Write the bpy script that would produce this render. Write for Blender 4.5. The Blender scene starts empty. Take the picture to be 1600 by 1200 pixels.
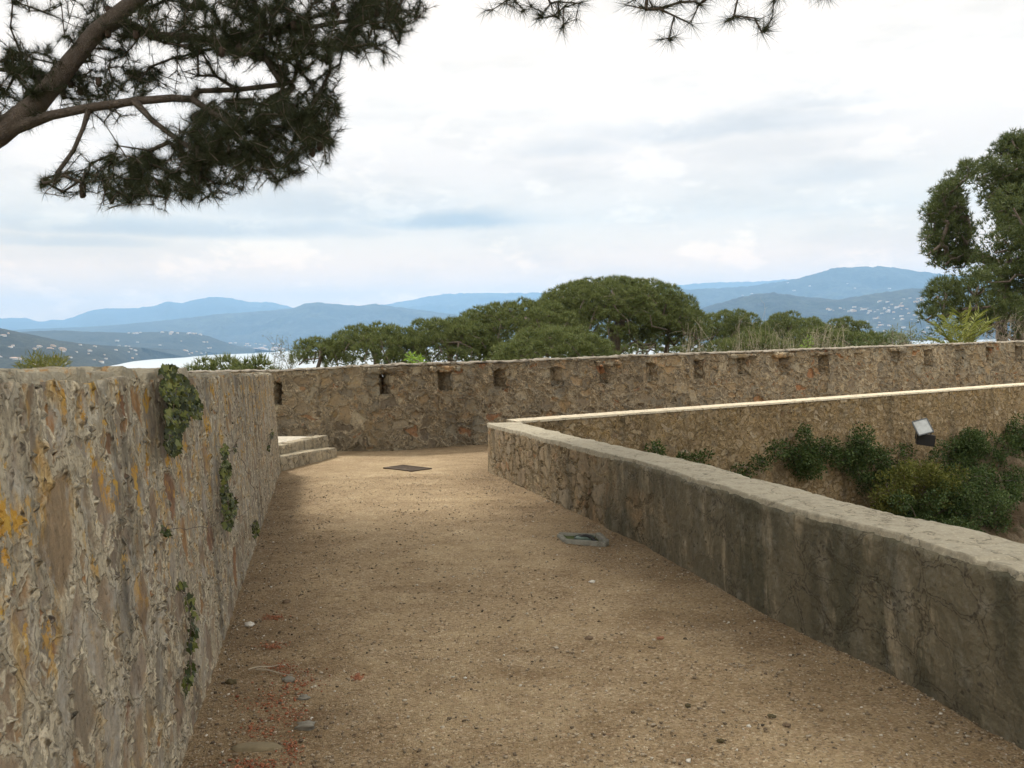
import bpy, bmesh, math, random
import numpy as np
from mathutils import Vector, Matrix, noise as mnoise

random.seed(7)
rng = np.random.default_rng(7)
R = math.radians
sc = bpy.context.scene
C = sc.collection

# ------------------------------------------------------------------ camera
F = 1386.0                      # focal length in pixels of the 1600 wide photograph
PITCH, ROLL, EYE = R(2.85), R(1.2), 1.6
_f = np.array([0, math.cos(PITCH), -math.sin(PITCH)])
_u0 = np.array([0, math.sin(PITCH), math.cos(PITCH)])
_r0 = np.array([1.0, 0, 0])
_r = math.cos(ROLL) * _r0 - math.sin(ROLL) * _u0
_u = math.sin(ROLL) * _r0 + math.cos(ROLL) * _u0
cam_d = bpy.data.cameras.new('camera'); cam = bpy.data.objects.new('camera', cam_d); C.objects.link(cam)
cam.matrix_world = Matrix(((_r[0], _u[0], -_f[0], 0), (_r[1], _u[1], -_f[1], 0), (_r[2], _u[2], -_f[2], EYE), (0, 0, 0, 1)))
cam_d.sensor_width = 36; cam_d.lens = 36 * F / 1600
cam_d.clip_start = 0.05; cam_d.clip_end = 90000
sc.camera = cam
SLOPE = 0.025                   # the terrace falls gently away from the camera

def ray(px, py):
    return _f + (px - 800) / F * _r - (py - 600) / F * _u
def at(px, py, Y):              # point on the pixel's ray at distance Y
    d = ray(px, py); d = d * (Y / d[1]); return np.array([d[0], d[1], d[2] + EYE])
def on_deck(px, py, h=0.0):     # point on the terrace plane raised by h
    d = ray(px, py); t = (h - EYE) / (d[2] + SLOPE * d[1]); return np.array([d[0] * t, d[1] * t, EYE + d[2] * t])
def deck_z(y): return -SLOPE * y

# ------------------------------------------------------------------ light
SUN_EL, SUN_AZ = R(50), R(-35)  # azimuth from +Y, negative to the left
sdir = Vector((math.sin(SUN_AZ) * math.cos(SUN_EL), math.cos(SUN_AZ) * math.cos(SUN_EL), math.sin(SUN_EL)))
sl = bpy.data.lights.new('sun', 'SUN'); sl.energy = 4.2; sl.angle = R(7); sl.color = (1.0, .93, .82)
so = bpy.data.objects.new('sun', sl); C.objects.link(so); so.rotation_euler = sdir.to_track_quat('Z', 'Y').to_euler()

sc.view_settings.view_transform = 'Standard'; sc.view_settings.look = 'None'
sc.view_settings.exposure = 0.0; sc.view_settings.gamma = 1.0
sc.cycles.use_denoising = True
sc.cycles.use_adaptive_sampling = True; sc.cycles.adaptive_threshold = 0.025
sc.cycles.max_bounces = 4; sc.cycles.diffuse_bounces = 2; sc.cycles.volume_bounces = 1; sc.cycles.transparent_max_bounces = 8
sc.cycles.sample_clamp_indirect = 6

# ------------------------------------------------------------------ node helper
class N:
    def __init__(s, tree): s.t = tree; s.n = tree.nodes; s.l = tree.links
    def add(s, typ, ins=None, **kw):
        n = s.n.new(typ)
        for k, v in kw.items(): setattr(n, k, v)
        for k, v in (ins or {}).items():
            sock = n.inputs[k]
            if isinstance(v, bpy.types.NodeSocket): s.l.new(v, sock)
            else: sock.default_value = v
        return n
    def math(s, op, a, b=None, c=None, clamp=False):
        n = s.add('ShaderNodeMath', operation=op, use_clamp=clamp)
        for i, v in enumerate((a, b, c)):
            if v is None: continue
            if isinstance(v, bpy.types.NodeSocket): s.l.new(v, n.inputs[i])
            else: n.inputs[i].default_value = v
        return n.outputs[0]
    def step(s, v, a, b, lo=0.0, hi=1.0):
        return s.add('ShaderNodeMapRange', {'Value': v, 'From Min': a, 'From Max': b, 'To Min': lo, 'To Max': hi}, interpolation_type='SMOOTHSTEP').outputs[0]
    def mix(s, f, a, b, mode='MIX'):
        n = s.n.new('ShaderNodeMix'); n.data_type = 'RGBA'; n.blend_type = mode
        for i, v in ((0, f), (6, a), (7, b)):
            if isinstance(v, bpy.types.NodeSocket): s.l.new(v, n.inputs[i])
            else: n.inputs[i].default_value = v if i == 0 or len(v) == 4 else (*v, 1)
        return n.outputs[2]
    def ramp(s, v, pts, interp='LINEAR'):
        n = s.n.new('ShaderNodeValToRGB'); s.l.new(v, n.inputs[0]); cr = n.color_ramp; cr.interpolation = interp
        while len(cr.elements) < len(pts): cr.elements.new(0.5)
        for e, (p, c) in zip(cr.elements, pts): e.position = p; e.color = (*c, 1)
        return n.outputs[0]
    def noise(s, vec, scale, detail=4, rough=.55, out=0, dist=0.0):
        n = s.add('ShaderNodeTexNoise', {'Scale': scale, 'Detail': detail, 'Roughness': rough, 'Distortion': dist})
        if vec is not None: s.l.new(vec, n.inputs['Vector'])
        return n.outputs[out]
    def voro(s, vec, scale, feat='F1', rnd=1.0):
        n = s.add('ShaderNodeTexVoronoi', {'Scale': scale, 'Randomness': rnd}, feature=feat); s.l.new(vec, n.inputs['Vector']); return n
    def scale(s, vec, xyz):
        return s.add('ShaderNodeMapping', {'Vector': vec, 'Scale': xyz}).outputs[0]

def new_mat(name):
    m = bpy.data.materials.new(name); m.use_nodes = True; m.node_tree.nodes.clear(); return m, N(m.node_tree)
def finish(m, k, col, rough=.9, disp=None, amp=0.0, spec=.3, both=True, bump=None, extra=None):
    b = k.add('ShaderNodeBsdfPrincipled', {'Roughness': rough})
    if isinstance(col, bpy.types.NodeSocket): k.l.new(col, b.inputs['Base Color'])
    else: b.inputs['Base Color'].default_value = (*col, 1)
    b.inputs['Specular IOR Level'].default_value = spec
    if bump is not None:
        bn = k.add('ShaderNodeBump', {'Height': bump[0], 'Distance': bump[1], 'Strength': 1.0}); k.l.new(bn.outputs[0], b.inputs['Normal'])
    o = k.add('ShaderNodeOutputMaterial'); k.l.new(b.outputs[0], o.inputs['Surface'])
    if disp is not None:
        d = k.add('ShaderNodeDisplacement', {'Height': disp, 'Midlevel': 0.0, 'Scale': amp}); k.l.new(d.outputs[0], o.inputs['Displacement'])
        m.displacement_method = 'DISPLACEMENT' if both else 'BUMP'
    return b
def flat_mat(name, col, rough=.8, metal=0.0, var=.25, sc_=30):
    m, k = new_mat(name); p = k.add('ShaderNodeTexCoord').outputs['Object']
    n = k.noise(p, sc_, 5)
    c = k.mix(n, tuple(x * (1 - var) for x in col), tuple(min(1, x * (1 + var)) for x in col))
    b = finish(m, k, c, rough, bump=(n, .004)); b.inputs['Metallic'].default_value = metal
    return m

# ------------------------------------------------------------------ world: overcast sky over the sky texture
w = bpy.data.worlds.new('World'); sc.world = w; w.use_nodes = True; w.node_tree.nodes.clear(); k = N(w.node_tree)
vec = k.add('ShaderNodeTexCoord').outputs['Generated']
sky = k.add('ShaderNodeTexSky', sky_type='NISHITA', sun_disc=False, sun_elevation=SUN_EL, sun_rotation=SUN_AZ, air_density=1.0, dust_density=2.5).outputs[0]
sep = k.add('ShaderNodeSeparateXYZ', {'Vector': vec})
az = k.math('ARCTAN2', sep.outputs[0], sep.outputs[1]); el = k.math('ARCSINE', sep.outputs[2])
ae = k.add('ShaderNodeCombineXYZ', {0: az, 1: k.math('MULTIPLY', el, 1.9), 2: 0.0}).outputs[0]
n1 = k.noise(ae, 3.0, 3, .55); n2 = k.noise(ae, 9.0, 5, .6); n3 = k.noise(k.scale(ae, (1, 1.6, 1)), 5.2, 5, .58)
def patch(px, py, wx, wy, sharp=.35):   # a darker cloud belly at a direction of the sky
    d = ray(px, py); d = d / np.linalg.norm(d); a0 = math.atan2(d[0], d[1]); e0 = math.asin(d[2])
    dx = k.math('DIVIDE', k.math('SUBTRACT', az, a0), wx / F); dy = k.math('DIVIDE', k.math('SUBTRACT', el, e0), wy / F)
    # flat base below, soft top
    dyn = k.math('MULTIPLY', dy, k.math('ADD', 1.0, k.math('MULTIPLY', k.math('LESS_THAN', dy, 0.0), 0.9)))
    dyn = k.math('ADD', dyn, k.math('MULTIPLY', k.math('SUBTRACT', n2, .5), 2.0)); dxn = k.math('ADD', dx, k.math('MULTIPLY', k.math('SUBTRACT', n1, .5), 1.6))
    r = k.math('SQRT', k.math('ADD', k.math('MULTIPLY', dxn, dxn), k.math('MULTIPLY', dyn, dyn)))
    return k.step(r, 1.25, .15)
elp = k.step(el, 0.0, R(26))
base = k.ramp(elp, [(0, (1.75, 1.12, .55)), (.09, (1.6, 1.08, .6)), (.14, (1.36, 1.04, .68)), (.2, (1.14, .98, .76)), (.38, (1.16, 1.0, .84)), (.58, (1.27, 1.13, .98))])
base = k.mix(k.step(el, R(24), R(50)), base, (2.7, 2.5, 2.2))
veil = k.step(n3, .42, .66); base = k.mix(k.math('MULTIPLY', veil, 1.0), base, (.87, .88, .885), 'MULTIPLY')
puff = k.step(n2, .52, .62); base = k.mix(k.math('MULTIPLY', puff, k.step(el, R(24), R(2), 0, 1)), base, (1.15, 1.14, 1.12), 'MULTIPLY')
dark = None
for a in ((700, 348, 170, 26, 1.0), (330, 362, 280, 22, .7), (120, 380, 130, 14, .45), (1110, 205, 230, 32, .45), (1250, 165, 150, 20, .3), (1310, 275, 110, 26, .34), (900, 235, 110, 22, .34), (520, 330, 230, 34, .35)):
    p = k.math('MULTIPLY', patch(*a[:4]), a[4]); dark = p if dark is None else k.math('MAXIMUM', dark, p)
base = k.mix(dark, base, (.53, .62, .73), 'MULTIPLY')
cover = k.step(n1, .30, .42, .98, 1.0)
skyc = k.mix(1.0, sky, (.10, .10, .10), 'MULTIPLY')
final = k.mix(cover, skyc, base)
bg = k.add('ShaderNodeBackground', {'Color': final, 'Strength': 1.0})
o = k.add('ShaderNodeOutputWorld'); k.l.new(bg.outputs[0], o.inputs[0])
w.cycles.sampling_method = 'NONE'     # an even overcast sky needs no importance map

# ------------------------------------------------------------------ mesh helpers
def mesh_obj(name, V, Fs, mat, parent=None, smooth=False, mat_idx=None):
    """V (n,3); Fs: (m,k) array, or list of arrays of different widths"""
    V = np.asarray(V, dtype=np.float32)
    if not isinstance(Fs, list): Fs = [np.asarray(Fs)]
    Fs = [np.asarray(f) for f in Fs if len(f)]
    me = bpy.data.meshes.new(name); me.vertices.add(len(V)); me.vertices.foreach_set('co', V.ravel())
    tot = np.concatenate([np.full(len(f), f.shape[1]) for f in Fs]); idx = np.concatenate([f.ravel() for f in Fs])
    me.loops.add(len(idx)); me.loops.foreach_set('vertex_index', idx.astype(np.int32))
    me.polygons.add(len(tot)); st = np.concatenate([[0], np.cumsum(tot)[:-1]])
    me.polygons.foreach_set('loop_start', st.astype(np.int32)); me.polygons.foreach_set('loop_total', tot.astype(np.int32))
    if smooth: me.polygons.foreach_set('use_smooth', np.ones(len(tot), dtype=bool))
    for m in (mat if isinstance(mat, (list, tuple)) else [mat]): me.materials.append(m)
    if mat_idx is not None: me.polygons.foreach_set('material_index', np.asarray(mat_idx, dtype=np.int32))
    me.update(calc_edges=True); me.validate()
    ob = bpy.data.objects.new(name, me); C.objects.link(ob)
    if parent is not None: ob.parent = parent; ob.matrix_parent_inverse = Matrix.Translation(-parent.location) if False else Matrix()
    return ob
def tag(o, label=None, cat=None, group=None, kind=None):
    for a, b in (('label', label), ('category', cat), ('group', group), ('kind', kind)):
        if b: o[a] = b
    return o
def thing(name, label, cat, group=None):   # empty root at the world origin of its parts (vertices are kept in world coordinates)
    o = bpy.data.objects.new(name, None); C.objects.link(o); o.empty_display_size = .2
    return tag(o, label, cat, group)
def settle(root, loc):                     # move the Empty to the thing's base without moving its parts
    loc = Vector([float(x) for x in loc]); root.location = loc
    for ch in root.children: ch.location = ch.location - loc
    return root
def fbm(P, s=1.0, oct=4):
    P = np.asarray(P, dtype=float) * s
    return np.array([mnoise.fractal(Vector(p), .9, 2.1, oct) for p in P])
def grid_faces(nu, nv, off=0):
    i, j = np.meshgrid(np.arange(nu - 1), np.arange(nv - 1), indexing='ij'); a = (i * nv + j).ravel() + off
    return np.stack([a, a + nv, a + nv + 1, a + 1], 1)
def lerp_path(pts, vals):
    """pts (n,3) polyline -> points at arc lengths vals"""
    pts = np.asarray(pts, float); d = np.concatenate([[0], np.cumsum(np.linalg.norm(np.diff(pts, axis=0), axis=1))])
    return np.stack([np.interp(vals, d, pts[:, c]) for c in range(3)], 1)

def wall_mesh(A, B, Cc, D, nf, nt):
    """A,B,Cc,D: (n,3) stations of front-bottom, front-top, back-top, back-bottom. closed shell with gridded faces and end caps"""
    A, B, Cc, D = [np.asarray(x, float) for x in (A, B, Cc, D)]; n = len(A)
    tf = np.linspace(0, 1, nf + 1)[:, None, None]; tt = np.linspace(0, 1, nt + 1)[1:-1, None, None]
    ring = np.concatenate([A + (B - A) * tf, B + (Cc - B) * tt, Cc + (D - Cc) * tf], 0)   # (k,n,3)
    kx = ring.shape[0]; V = ring.transpose(1, 0, 2).reshape(-1, 3)
    fs = grid_faces(n, kx)[:, ::-1]
    V = [V]; cnt = n * kx; out = [fs]
    for end, flip in ((0, False), (n - 1, True)):
        M = np.zeros((nf + 1, nt + 1), int); base = end * kx
        for i in range(nf + 1): M[i, 0] = base + i; M[i, nt] = base + nf + nt + (nf - i)
        for j in range(nt + 1): M[nf, j] = base + nf + j
        P = V[0]
        for i in range(nf):
            for j in range(1, nt):
                a, b = P[M[i, 0]], P[M[i, nt]]; V.append((a + (b - a) * j / nt)[None]); M[i, j] = cnt; cnt += 1
        q = np.stack([M[:-1, :-1], M[1:, :-1], M[1:, 1:], M[:-1, 1:]], -1).reshape(-1, 4)
        out.append(q if not flip else q[:, ::-1])
    return np.concatenate(V, 0), np.concatenate(out, 0)

def box_grid(c8, n):
    """c8: 8 corners (bottom 4 ccw, top 4 ccw); n=(nx,ny,nz); welded surface grid"""
    c8 = np.asarray(c8, float)
    def tri(u, v, w_):
        b = (c8[0] * (1 - u)[:, None] + c8[1] * u[:, None]) * (1 - v)[:, None] + (c8[3] * (1 - u)[:, None] + c8[2] * u[:, None]) * v[:, None]
        t = (c8[4] * (1 - u)[:, None] + c8[5] * u[:, None]) * (1 - v)[:, None] + (c8[7] * (1 - u)[:, None] + c8[6] * u[:, None]) * v[:, None]
        return b * (1 - w_)[:, None] + t * w_[:, None]
    key = {}; V = []; Fq = []
    def vid(i, j, l):
        q = (i, j, l)
        if q not in key: key[q] = len(V); V.append((i / n[0], j / n[1], l / n[2]))
        return key[q]
    for i in range(n[0]):
        for j in range(n[1]):
            Fq.append((vid(i, j, 0), vid(i, j + 1, 0), vid(i + 1, j + 1, 0), vid(i + 1, j, 0))); L = n[2]
            Fq.append((vid(i, j, L), vid(i + 1, j, L), vid(i + 1, j + 1, L), vid(i, j + 1, L)))
    for i in range(n[0]):
        for l in range(n[2]):
            Fq.append((vid(i, 0, l), vid(i + 1, 0, l), vid(i + 1, 0, l + 1), vid(i, 0, l + 1))); J = n[1]
            Fq.append((vid(i, J, l), vid(i, J, l + 1), vid(i + 1, J, l + 1), vid(i + 1, J, l)))
    for j in range(n[1]):
        for l in range(n[2]):
            Fq.append((vid(0, j, l), vid(0, j, l + 1), vid(0, j + 1, l + 1), vid(0, j + 1, l))); I = n[0]
            Fq.append((vid(I, j, l), vid(I, j + 1, l), vid(I, j + 1, l + 1), vid(I, j, l + 1)))
    V = np.array(V); return tri(V[:, 0], V[:, 1], V[:, 2]), np.array(Fq)
def join(parts):
    V = []; Fq = []; o = 0
    for v, f in parts: V.append(v); Fq.append(np.asarray(f) + o); o += len(v)
    return np.concatenate(V), np.concatenate(Fq)
def box8(cx, cy, cz, sx, sy, sz, rot=None):
    c = np.array([(-1, -1, -1), (1, -1, -1), (1, 1, -1), (-1, 1, -1), (-1, -1, 1), (1, -1, 1), (1, 1, 1), (-1, 1, 1)], float) * np.array([sx, sy, sz]) / 2
    if rot is not None: c = c @ np.array(rot.to_3x3()).T
    return c + np.array([cx, cy, cz])

# ------------------------------------------------------------------ vegetation helpers
def unit(v): return v / np.maximum(np.linalg.norm(v, axis=-1, keepdims=True), 1e-9)
def needles(cen, dirs, n, length, width, spread, lenvar=.35):
    m = len(cen); c = np.repeat(cen, n, 0); d = np.repeat(dirs, n, 0)
    d = unit(d + rng.normal(0, spread, d.shape)); p = unit(np.cross(d, rng.normal(0, 1, d.shape)))
    L = length * (1 + rng.uniform(-lenvar, lenvar, (len(c), 1)))
    V = np.stack([c - p * width / 2, c + p * width / 2, c + d * L], 1).reshape(-1, 3)
    return V, np.arange(len(V)).reshape(-1, 3)
def leaves(cen, dirs, length, width, spread=.5, var=.3):
    d = unit(dirs + rng.normal(0, spread, dirs.shape)); s = unit(np.cross(d, rng.normal(0, 1, d.shape))); nn = np.cross(d, s)
    L = length * (1 + rng.uniform(-var, var, (len(cen), 1))); W = width * (1 + rng.uniform(-var, var, (len(cen), 1)))
    V = np.stack([cen, cen + d * L * .5 + s * W / 2 + nn * W * .15, cen + d * L, cen + d * L * .5 - s * W / 2 + nn * W * .15], 1).reshape(-1, 3)
    return V, np.arange(len(V)).reshape(-1, 4)
def sphere_pts(n, up=0.0):
    v = unit(rng.normal(0, 1, (n * 3, 3))); v = v[v[:, 2] > -1 + up]; 
    return v[:n]
def tubes(nodes, parent, rad, sides=5):
    """tree of nodes -> frusta mesh"""
    nodes = np.asarray(nodes, float); parent = np.asarray(parent); ids = np.where(parent >= 0)[0]
    a = nodes[parent[ids]]; b = nodes[ids]; ra = np.minimum(rad[parent[ids]], rad[ids] * 1.6); rb = rad[ids]
    d = unit(b - a); ref = np.where(np.abs(d[:, 2:3]) > .9, np.array([[1., 0, 0]]), np.array([[0, 0, 1.]])); s = unit(np.cross(d, ref)); t = np.cross(d, s)
    ang = np.arange(sides) / sides * 2 * math.pi; cs = np.cos(ang)[None, :, None]; sn = np.sin(ang)[None, :, None]
    circ = s[:, None] * cs + t[:, None] * sn
    V0 = a[:, None] - d[:, None] * ra[:, None, None] * .15 + circ * ra[:, None, None]; V1 = b[:, None] + circ * rb[:, None, None]
    V = np.concatenate([V0, V1], 1).reshape(-1, 3); m = len(ids); j = np.arange(sides); j2 = (j + 1) % sides
    f = np.stack([j, j2, j2 + sides, j + sides], 1)[None] + (np.arange(m) * 2 * sides)[:, None, None]
    return V, f.reshape(-1, 4)
def colonize(nodes, parent, targets, step, curl=.25, sag=0.0):
    """join every target to the nearest node of a growing skeleton; returns nodes, parent, tip indices, tip directions"""
    cap = len(nodes) + 1; buf = np.zeros((200000, 3)); buf[:len(nodes)] = nodes; cnt = len(nodes); par = list(parent); tips = []; tdir = []
    base = np.asarray(nodes); d0 = np.array([np.min(np.linalg.norm(base - t, axis=1)) for t in targets]); order = np.argsort(d0)
    for ti in order:
        t = targets[ti]; dd = np.linalg.norm(buf[:cnt] - t, axis=1); j = int(np.argmin(dd)); L = dd[j]; n = max(1, int(L / step)); a = buf[j].copy(); prev = j
        off = rng.normal(0, curl * L * .3, 3)
        for q in range(1, n + 1):
            s = q / n; p = a + (t - a) * s + off * math.sin(math.pi * s) + np.array([0, 0, -sag * L * math.sin(math.pi * s)])
            if q < n: p = p + rng.normal(0, step * .12, 3)
            buf[cnt] = p; par.append(prev); prev = cnt; cnt += 1
        tips.append(prev); tdir.append(buf[prev] - buf[par[prev]])
    return buf[:cnt].copy(), np.array(par), np.array(tips), unit(np.array(tdir))
def pipe_radii(par, r0, expo=2.3, base=None):
    n = len(par); w_ = np.zeros(n); kids = np.zeros(n, int)
    for i in range(n - 1, 0, -1):
        if kids[i] == 0: w_[i] = r0 ** expo
        if par[i] >= 0: w_[par[i]] += w_[i]; kids[par[i]] += 1
    if kids[0] == 0: w_[0] = r0 ** expo
    r = w_ ** (1 / expo)
    if base is not None: r = np.minimum(r, base)
    return r

def foliage_mat(name, cols, trans=.25, nscale=1.5, island=.5, rough=.6):
    m, k = new_mat(name); p = k.add('ShaderNodeTexCoord').outputs['Object']
    isl = k.add('ShaderNodeNewGeometry').outputs['Random Per Island']
    v = k.math('ADD', k.math('MULTIPLY', k.noise(p, nscale, 3), 1 - island), k.math('MULTIPLY', isl, island))
    col = k.ramp(v, [(i / (len(cols) - 1) * .7 + .15, c) for i, c in enumerate(cols)])
    d = k.add('ShaderNodeBsdfPrincipled', {'Base Color': col, 'Roughness': rough, 'Specular IOR Level': .25}); t = k.add('ShaderNodeBsdfTranslucent', {'Color': col})
    mx = k.add('ShaderNodeMixShader', {0: trans}); k.l.new(d.outputs[0], mx.inputs[1]); k.l.new(t.outputs[0], mx.inputs[2])
    o = k.add('ShaderNodeOutputMaterial'); k.l.new(mx.outputs[0], o.inputs[0]); return m
def bark_mat(name, a, b, s=14):
    m, k = new_mat(name); p = k.add('ShaderNodeTexCoord').outputs['Object']
    n = k.noise(k.scale(p, (1, 1, .5)), s, 6, .6); v = k.voro(k.scale(k.add('ShaderNodeVectorMath', {0: p, 1: k.noise(p, 8, 3, out=1)}, operation='ADD').outputs[0], (1, 1, .45)), s * 1.4, 'DISTANCE_TO_EDGE').outputs['Distance']
    col = k.mix(n, a, b); col = k.mix(k.step(v, .08, .0, 0, .45), col, tuple(x * .35 for x in a))
    finish(m, k, col, .95, bump=(k.math('ADD', n, k.math('MULTIPLY', k.math('MINIMUM', v, .2), 3)), .012)); return m
M_pine = foliage_mat('stone_pine_needles', [(.06, .08, .025), (.12, .15, .048), (.21, .235, .088)], .22, .9)
M_pine2 = foliage_mat('aleppo_pine_needles', [(.045, .065, .02), (.08, .105, .035), (.13, .155, .055)], .25, 1.2)
M_near = foliage_mat('near_pine_needles', [(.026, .036, .018), (.048, .06, .028), (.09, .10, .05)], .3, 2)
M_bark = bark_mat('pine_bark', (.13, .105, .085), (.26, .22, .19), 22)
M_barkf = bark_mat('far_pine_bark', (.12, .095, .08), (.22, .18, .15), 6)
M_dry = flat_mat('dry_stem', (.42, .37, .29), .9)
M_bush = foliage_mat('bush_leaf', [(.025, .05, .014), (.055, .09, .024), (.11, .15, .045)], .2, 2.5)
M_yel = foliage_mat('yellow_green_leaf', [(.07, .085, .018), (.13, .145, .03), (.24, .235, .06)], .3, 3)
M_ivy = foliage_mat('ivy_leaf', [(.018, .026, .008), (.05, .068, .018), (.14, .155, .04)], .15, 6, island=.85, rough=.4)
M_bright = foliage_mat('bright_leaf', [(.12, .22, .03), (.20, .32, .05), (.28, .40, .08)], .4, 4)
M_palm = foliage_mat('palm_leaf', [(.13, .16, .03), (.21, .24, .05), (.34, .35, .11)], .3, 3)
M_grey = foliage_mat('grey_green_leaf', [(.10, .13, .07), (.17, .20, .12), (.24, .26, .17)], .3, 4)

# ------------------------------------------------------------------ masonry
def masonry(name, s=3.2, fullbump=True, stones=None, mortar=((.30, .26, .20), (.42, .38, .31)), edge=(.02, .10), amp=.035, dist=.16, lichen=0.0, lich_z=(0.6, 1.5), stain=.35, pits=.35, stone_out=1.0, stain_col=(.06, .055, .045), squash=1.35, zoff=SLOPE, weather=0.4, render=0.0, render_col=((.085, .078, .052), (.20, .178, .125)), pitz=1.0, pits_s=26, contrast=.55, tint=(1.06, 1.0, .88), gapk=1.0, fine=1.0):
    m, k = new_mat(name); p = k.add('ShaderNodeTexCoord').outputs['Object']
    ncol = k.noise(p, 2.6, 5, .6, out=1)
    dv = k.add('ShaderNodeVectorMath', {0: ncol, 1: (.5, .5, .5)}, operation='SUBTRACT').outputs[0]
    dv = k.add('ShaderNodeVectorMath', {0: dv, 'Scale': dist * 2}, operation='SCALE').outputs[0]
    q = k.add('ShaderNodeVectorMath', {0: p, 1: dv}, operation='ADD').outputs[0]; q = k.scale(q, (1, 1, squash))
    vf = k.voro(q, s); ve = k.voro(q, s, 'DISTANCE_TO_EDGE').outputs['Distance']
    vs = k.voro(q, s * 2.7); vse = k.voro(q, s * 2.7, 'DISTANCE_TO_EDGE').outputs['Distance']
    rc = k.add('ShaderNodeSeparateColor', {0: vf.outputs['Color']}); rs = k.add('ShaderNodeSeparateColor', {0: vs.outputs['Color']})
    fn = k.noise(p, 16, 5, .65); ff = k.noise(p, 70, 4, .7); big = k.noise(p, 1.1, 4)
    en = k.math('ADD', ve, k.math('MULTIPLY', k.math('SUBTRACT', fn, .5), .12))
    m1 = k.step(en, edge[0], edge[1])
    en2 = k.math('ADD', vse, k.math('MULTIPLY', k.math('SUBTRACT', fn, .5), .16)); m2 = k.step(en2, edge[0] * .6, edge[1] * .8)
    small = k.math('GREATER_THAN', rc.outputs[2], .55)     # some big cells are filled with small stones
    mask = k.math('ADD', k.math('MULTIPLY', m1, k.math('SUBTRACT', 1.0, small)), k.math('MULTIPLY', k.math('MULTIPLY', m1, m2), small))
    rnd = k.math('ADD', k.math('MULTIPLY', rc.outputs[0], k.math('SUBTRACT', 1.0, small)), k.math('MULTIPLY', rs.outputs[0], small))
    stones = stones or [(0, (.19, .165, .13)), (.2, (.26, .225, .175)), (.38, (.235, .20, .165)), (.52, (.31, .275, .22)), (.66, (.22, .205, .18)), (.82, (.27, .22, .16)), (.95, (.245, .18, .125)), (1, (.25, .155, .10))]
    sc1 = k.ramp(rnd, stones)
    sc1 = k.mix(k.step(fn, .3, .75, 0, .75), sc1, k.mix(1.0, sc1, (1.45, 1.42, 1.35), 'MULTIPLY'))
    sc1 = k.mix(k.step(ff, .5, .72, 0, .55), sc1, k.mix(1.0, sc1, (.5, .5, .52), 'MULTIPLY'))
    mo = k.mix(k.noise(p, 9, 4, .65), mortar[0], mortar[1]); mo = k.mix(k.step(ff, .48, .70, 0, .7), mo, tuple(x * .38 for x in mortar[0]))
    col = k.mix(k.math('MULTIPLY', mask, 1.0), mo, sc1)
    pit = k.voro(k.scale(k.add('ShaderNodeVectorMath', {0: p, 1: dv}, operation='ADD').outputs[0], (1, 1, pitz)), pits_s); pr = k.add('ShaderNodeSeparateColor', {0: pit.outputs['Color']}).outputs[0]
    agg = k.ramp(pr, [(0, (.50, .49, .46)), (.35, (.85, .83, .78)), (.7, (1.08, 1.05, .98)), (.9, (1.3, 1.28, 1.24)), (1, (1.55, 1.52, 1.46))])
    col = k.mix(k.math('SUBTRACT', contrast, k.math('MULTIPLY', mask, contrast * .6)), col, k.mix(1.0, col, agg, 'MULTIPLY'))
    col = k.mix(k.step(fn, .42, .32, 0, contrast), col, k.mix(1.0, col, (.38, .36, .34), 'MULTIPLY'))
    col = k.mix(1.0, col, tint, 'MULTIPLY')
    pm = k.math('MULTIPLY', k.step(pit.outputs['Distance'], .42, .16), k.math('GREATER_THAN', pr, .62))
    pm = k.math('MULTIPLY', pm, k.math('SUBTRACT', 1.0, k.math('MULTIPLY', mask, .75)))
    gap = k.step(k.math('ABSOLUTE', k.math('SUBTRACT', k.math('ADD', ve, k.math('MULTIPLY', k.math('SUBTRACT', ff, .5), .06)), edge[0] + .012)), .022, .0)
    gap = k.math('MULTIPLY', k.math('MULTIPLY', gap, k.step(big, .34, .52)), gapk)
    h = k.math('MULTIPLY', mask, k.math('MULTIPLY', k.math('ADD', .45, k.math('MULTIPLY', rnd, .6)), stone_out))
    h = k.math('ADD', h, k.math('MULTIPLY', k.math('SUBTRACT', fn, .5), .9 * fine)); h = k.math('ADD', h, k.math('MULTIPLY', k.math('SUBTRACT', ff, .5), .5 * fine))
    h = k.math('SUBTRACT', h, k.math('MULTIPLY', pm, pits * 1.0)); h = k.math('SUBTRACT', h, k.math('MULTIPLY', gap, .7))
    h = k.math('ADD', h, k.math('MULTIPLY', k.math('SUBTRACT', big, .5), 1.2))
    if render > 0:       # cement render over part of the wall
        pp = k.add('ShaderNodeSeparateXYZ', {'Vector': p})
        rm = k.step(k.math('ADD', k.math('MULTIPLY', pp.outputs[1], -.22), k.math('MULTIPLY', k.noise(p, 1.4, 7, .65), 2.2)), -.95, -.45)
        rm = k.math('MULTIPLY', rm, render)
        rcol = k.mix(k.noise(k.scale(p, (1, 1, .35)), 3.5, 7, .65), *render_col)
        rcol = k.mix(k.step(k.noise(k.scale(p, (1, 1, .35)), 4, 5, .7), .52, .66, 0, .65), rcol, (.36, .31, .22)); rcol = k.mix(k.step(k.noise(k.scale(p, (1, 1, .3)), 2.3, 5, .7), .5, .62, 0, .6), rcol, (.055, .058, .04))
        crack = k.voro(k.add('ShaderNodeVectorMath', {0: p, 1: dv}, operation='ADD').outputs[0], 1.7, 'DISTANCE_TO_EDGE').outputs['Distance']
        ck = k.math('MULTIPLY', k.step(crack, .010, .001), k.step(big, .5, .65)); rcol = k.mix(k.math('MULTIPLY', ck, .2), rcol, (.03, .03, .025))
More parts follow.
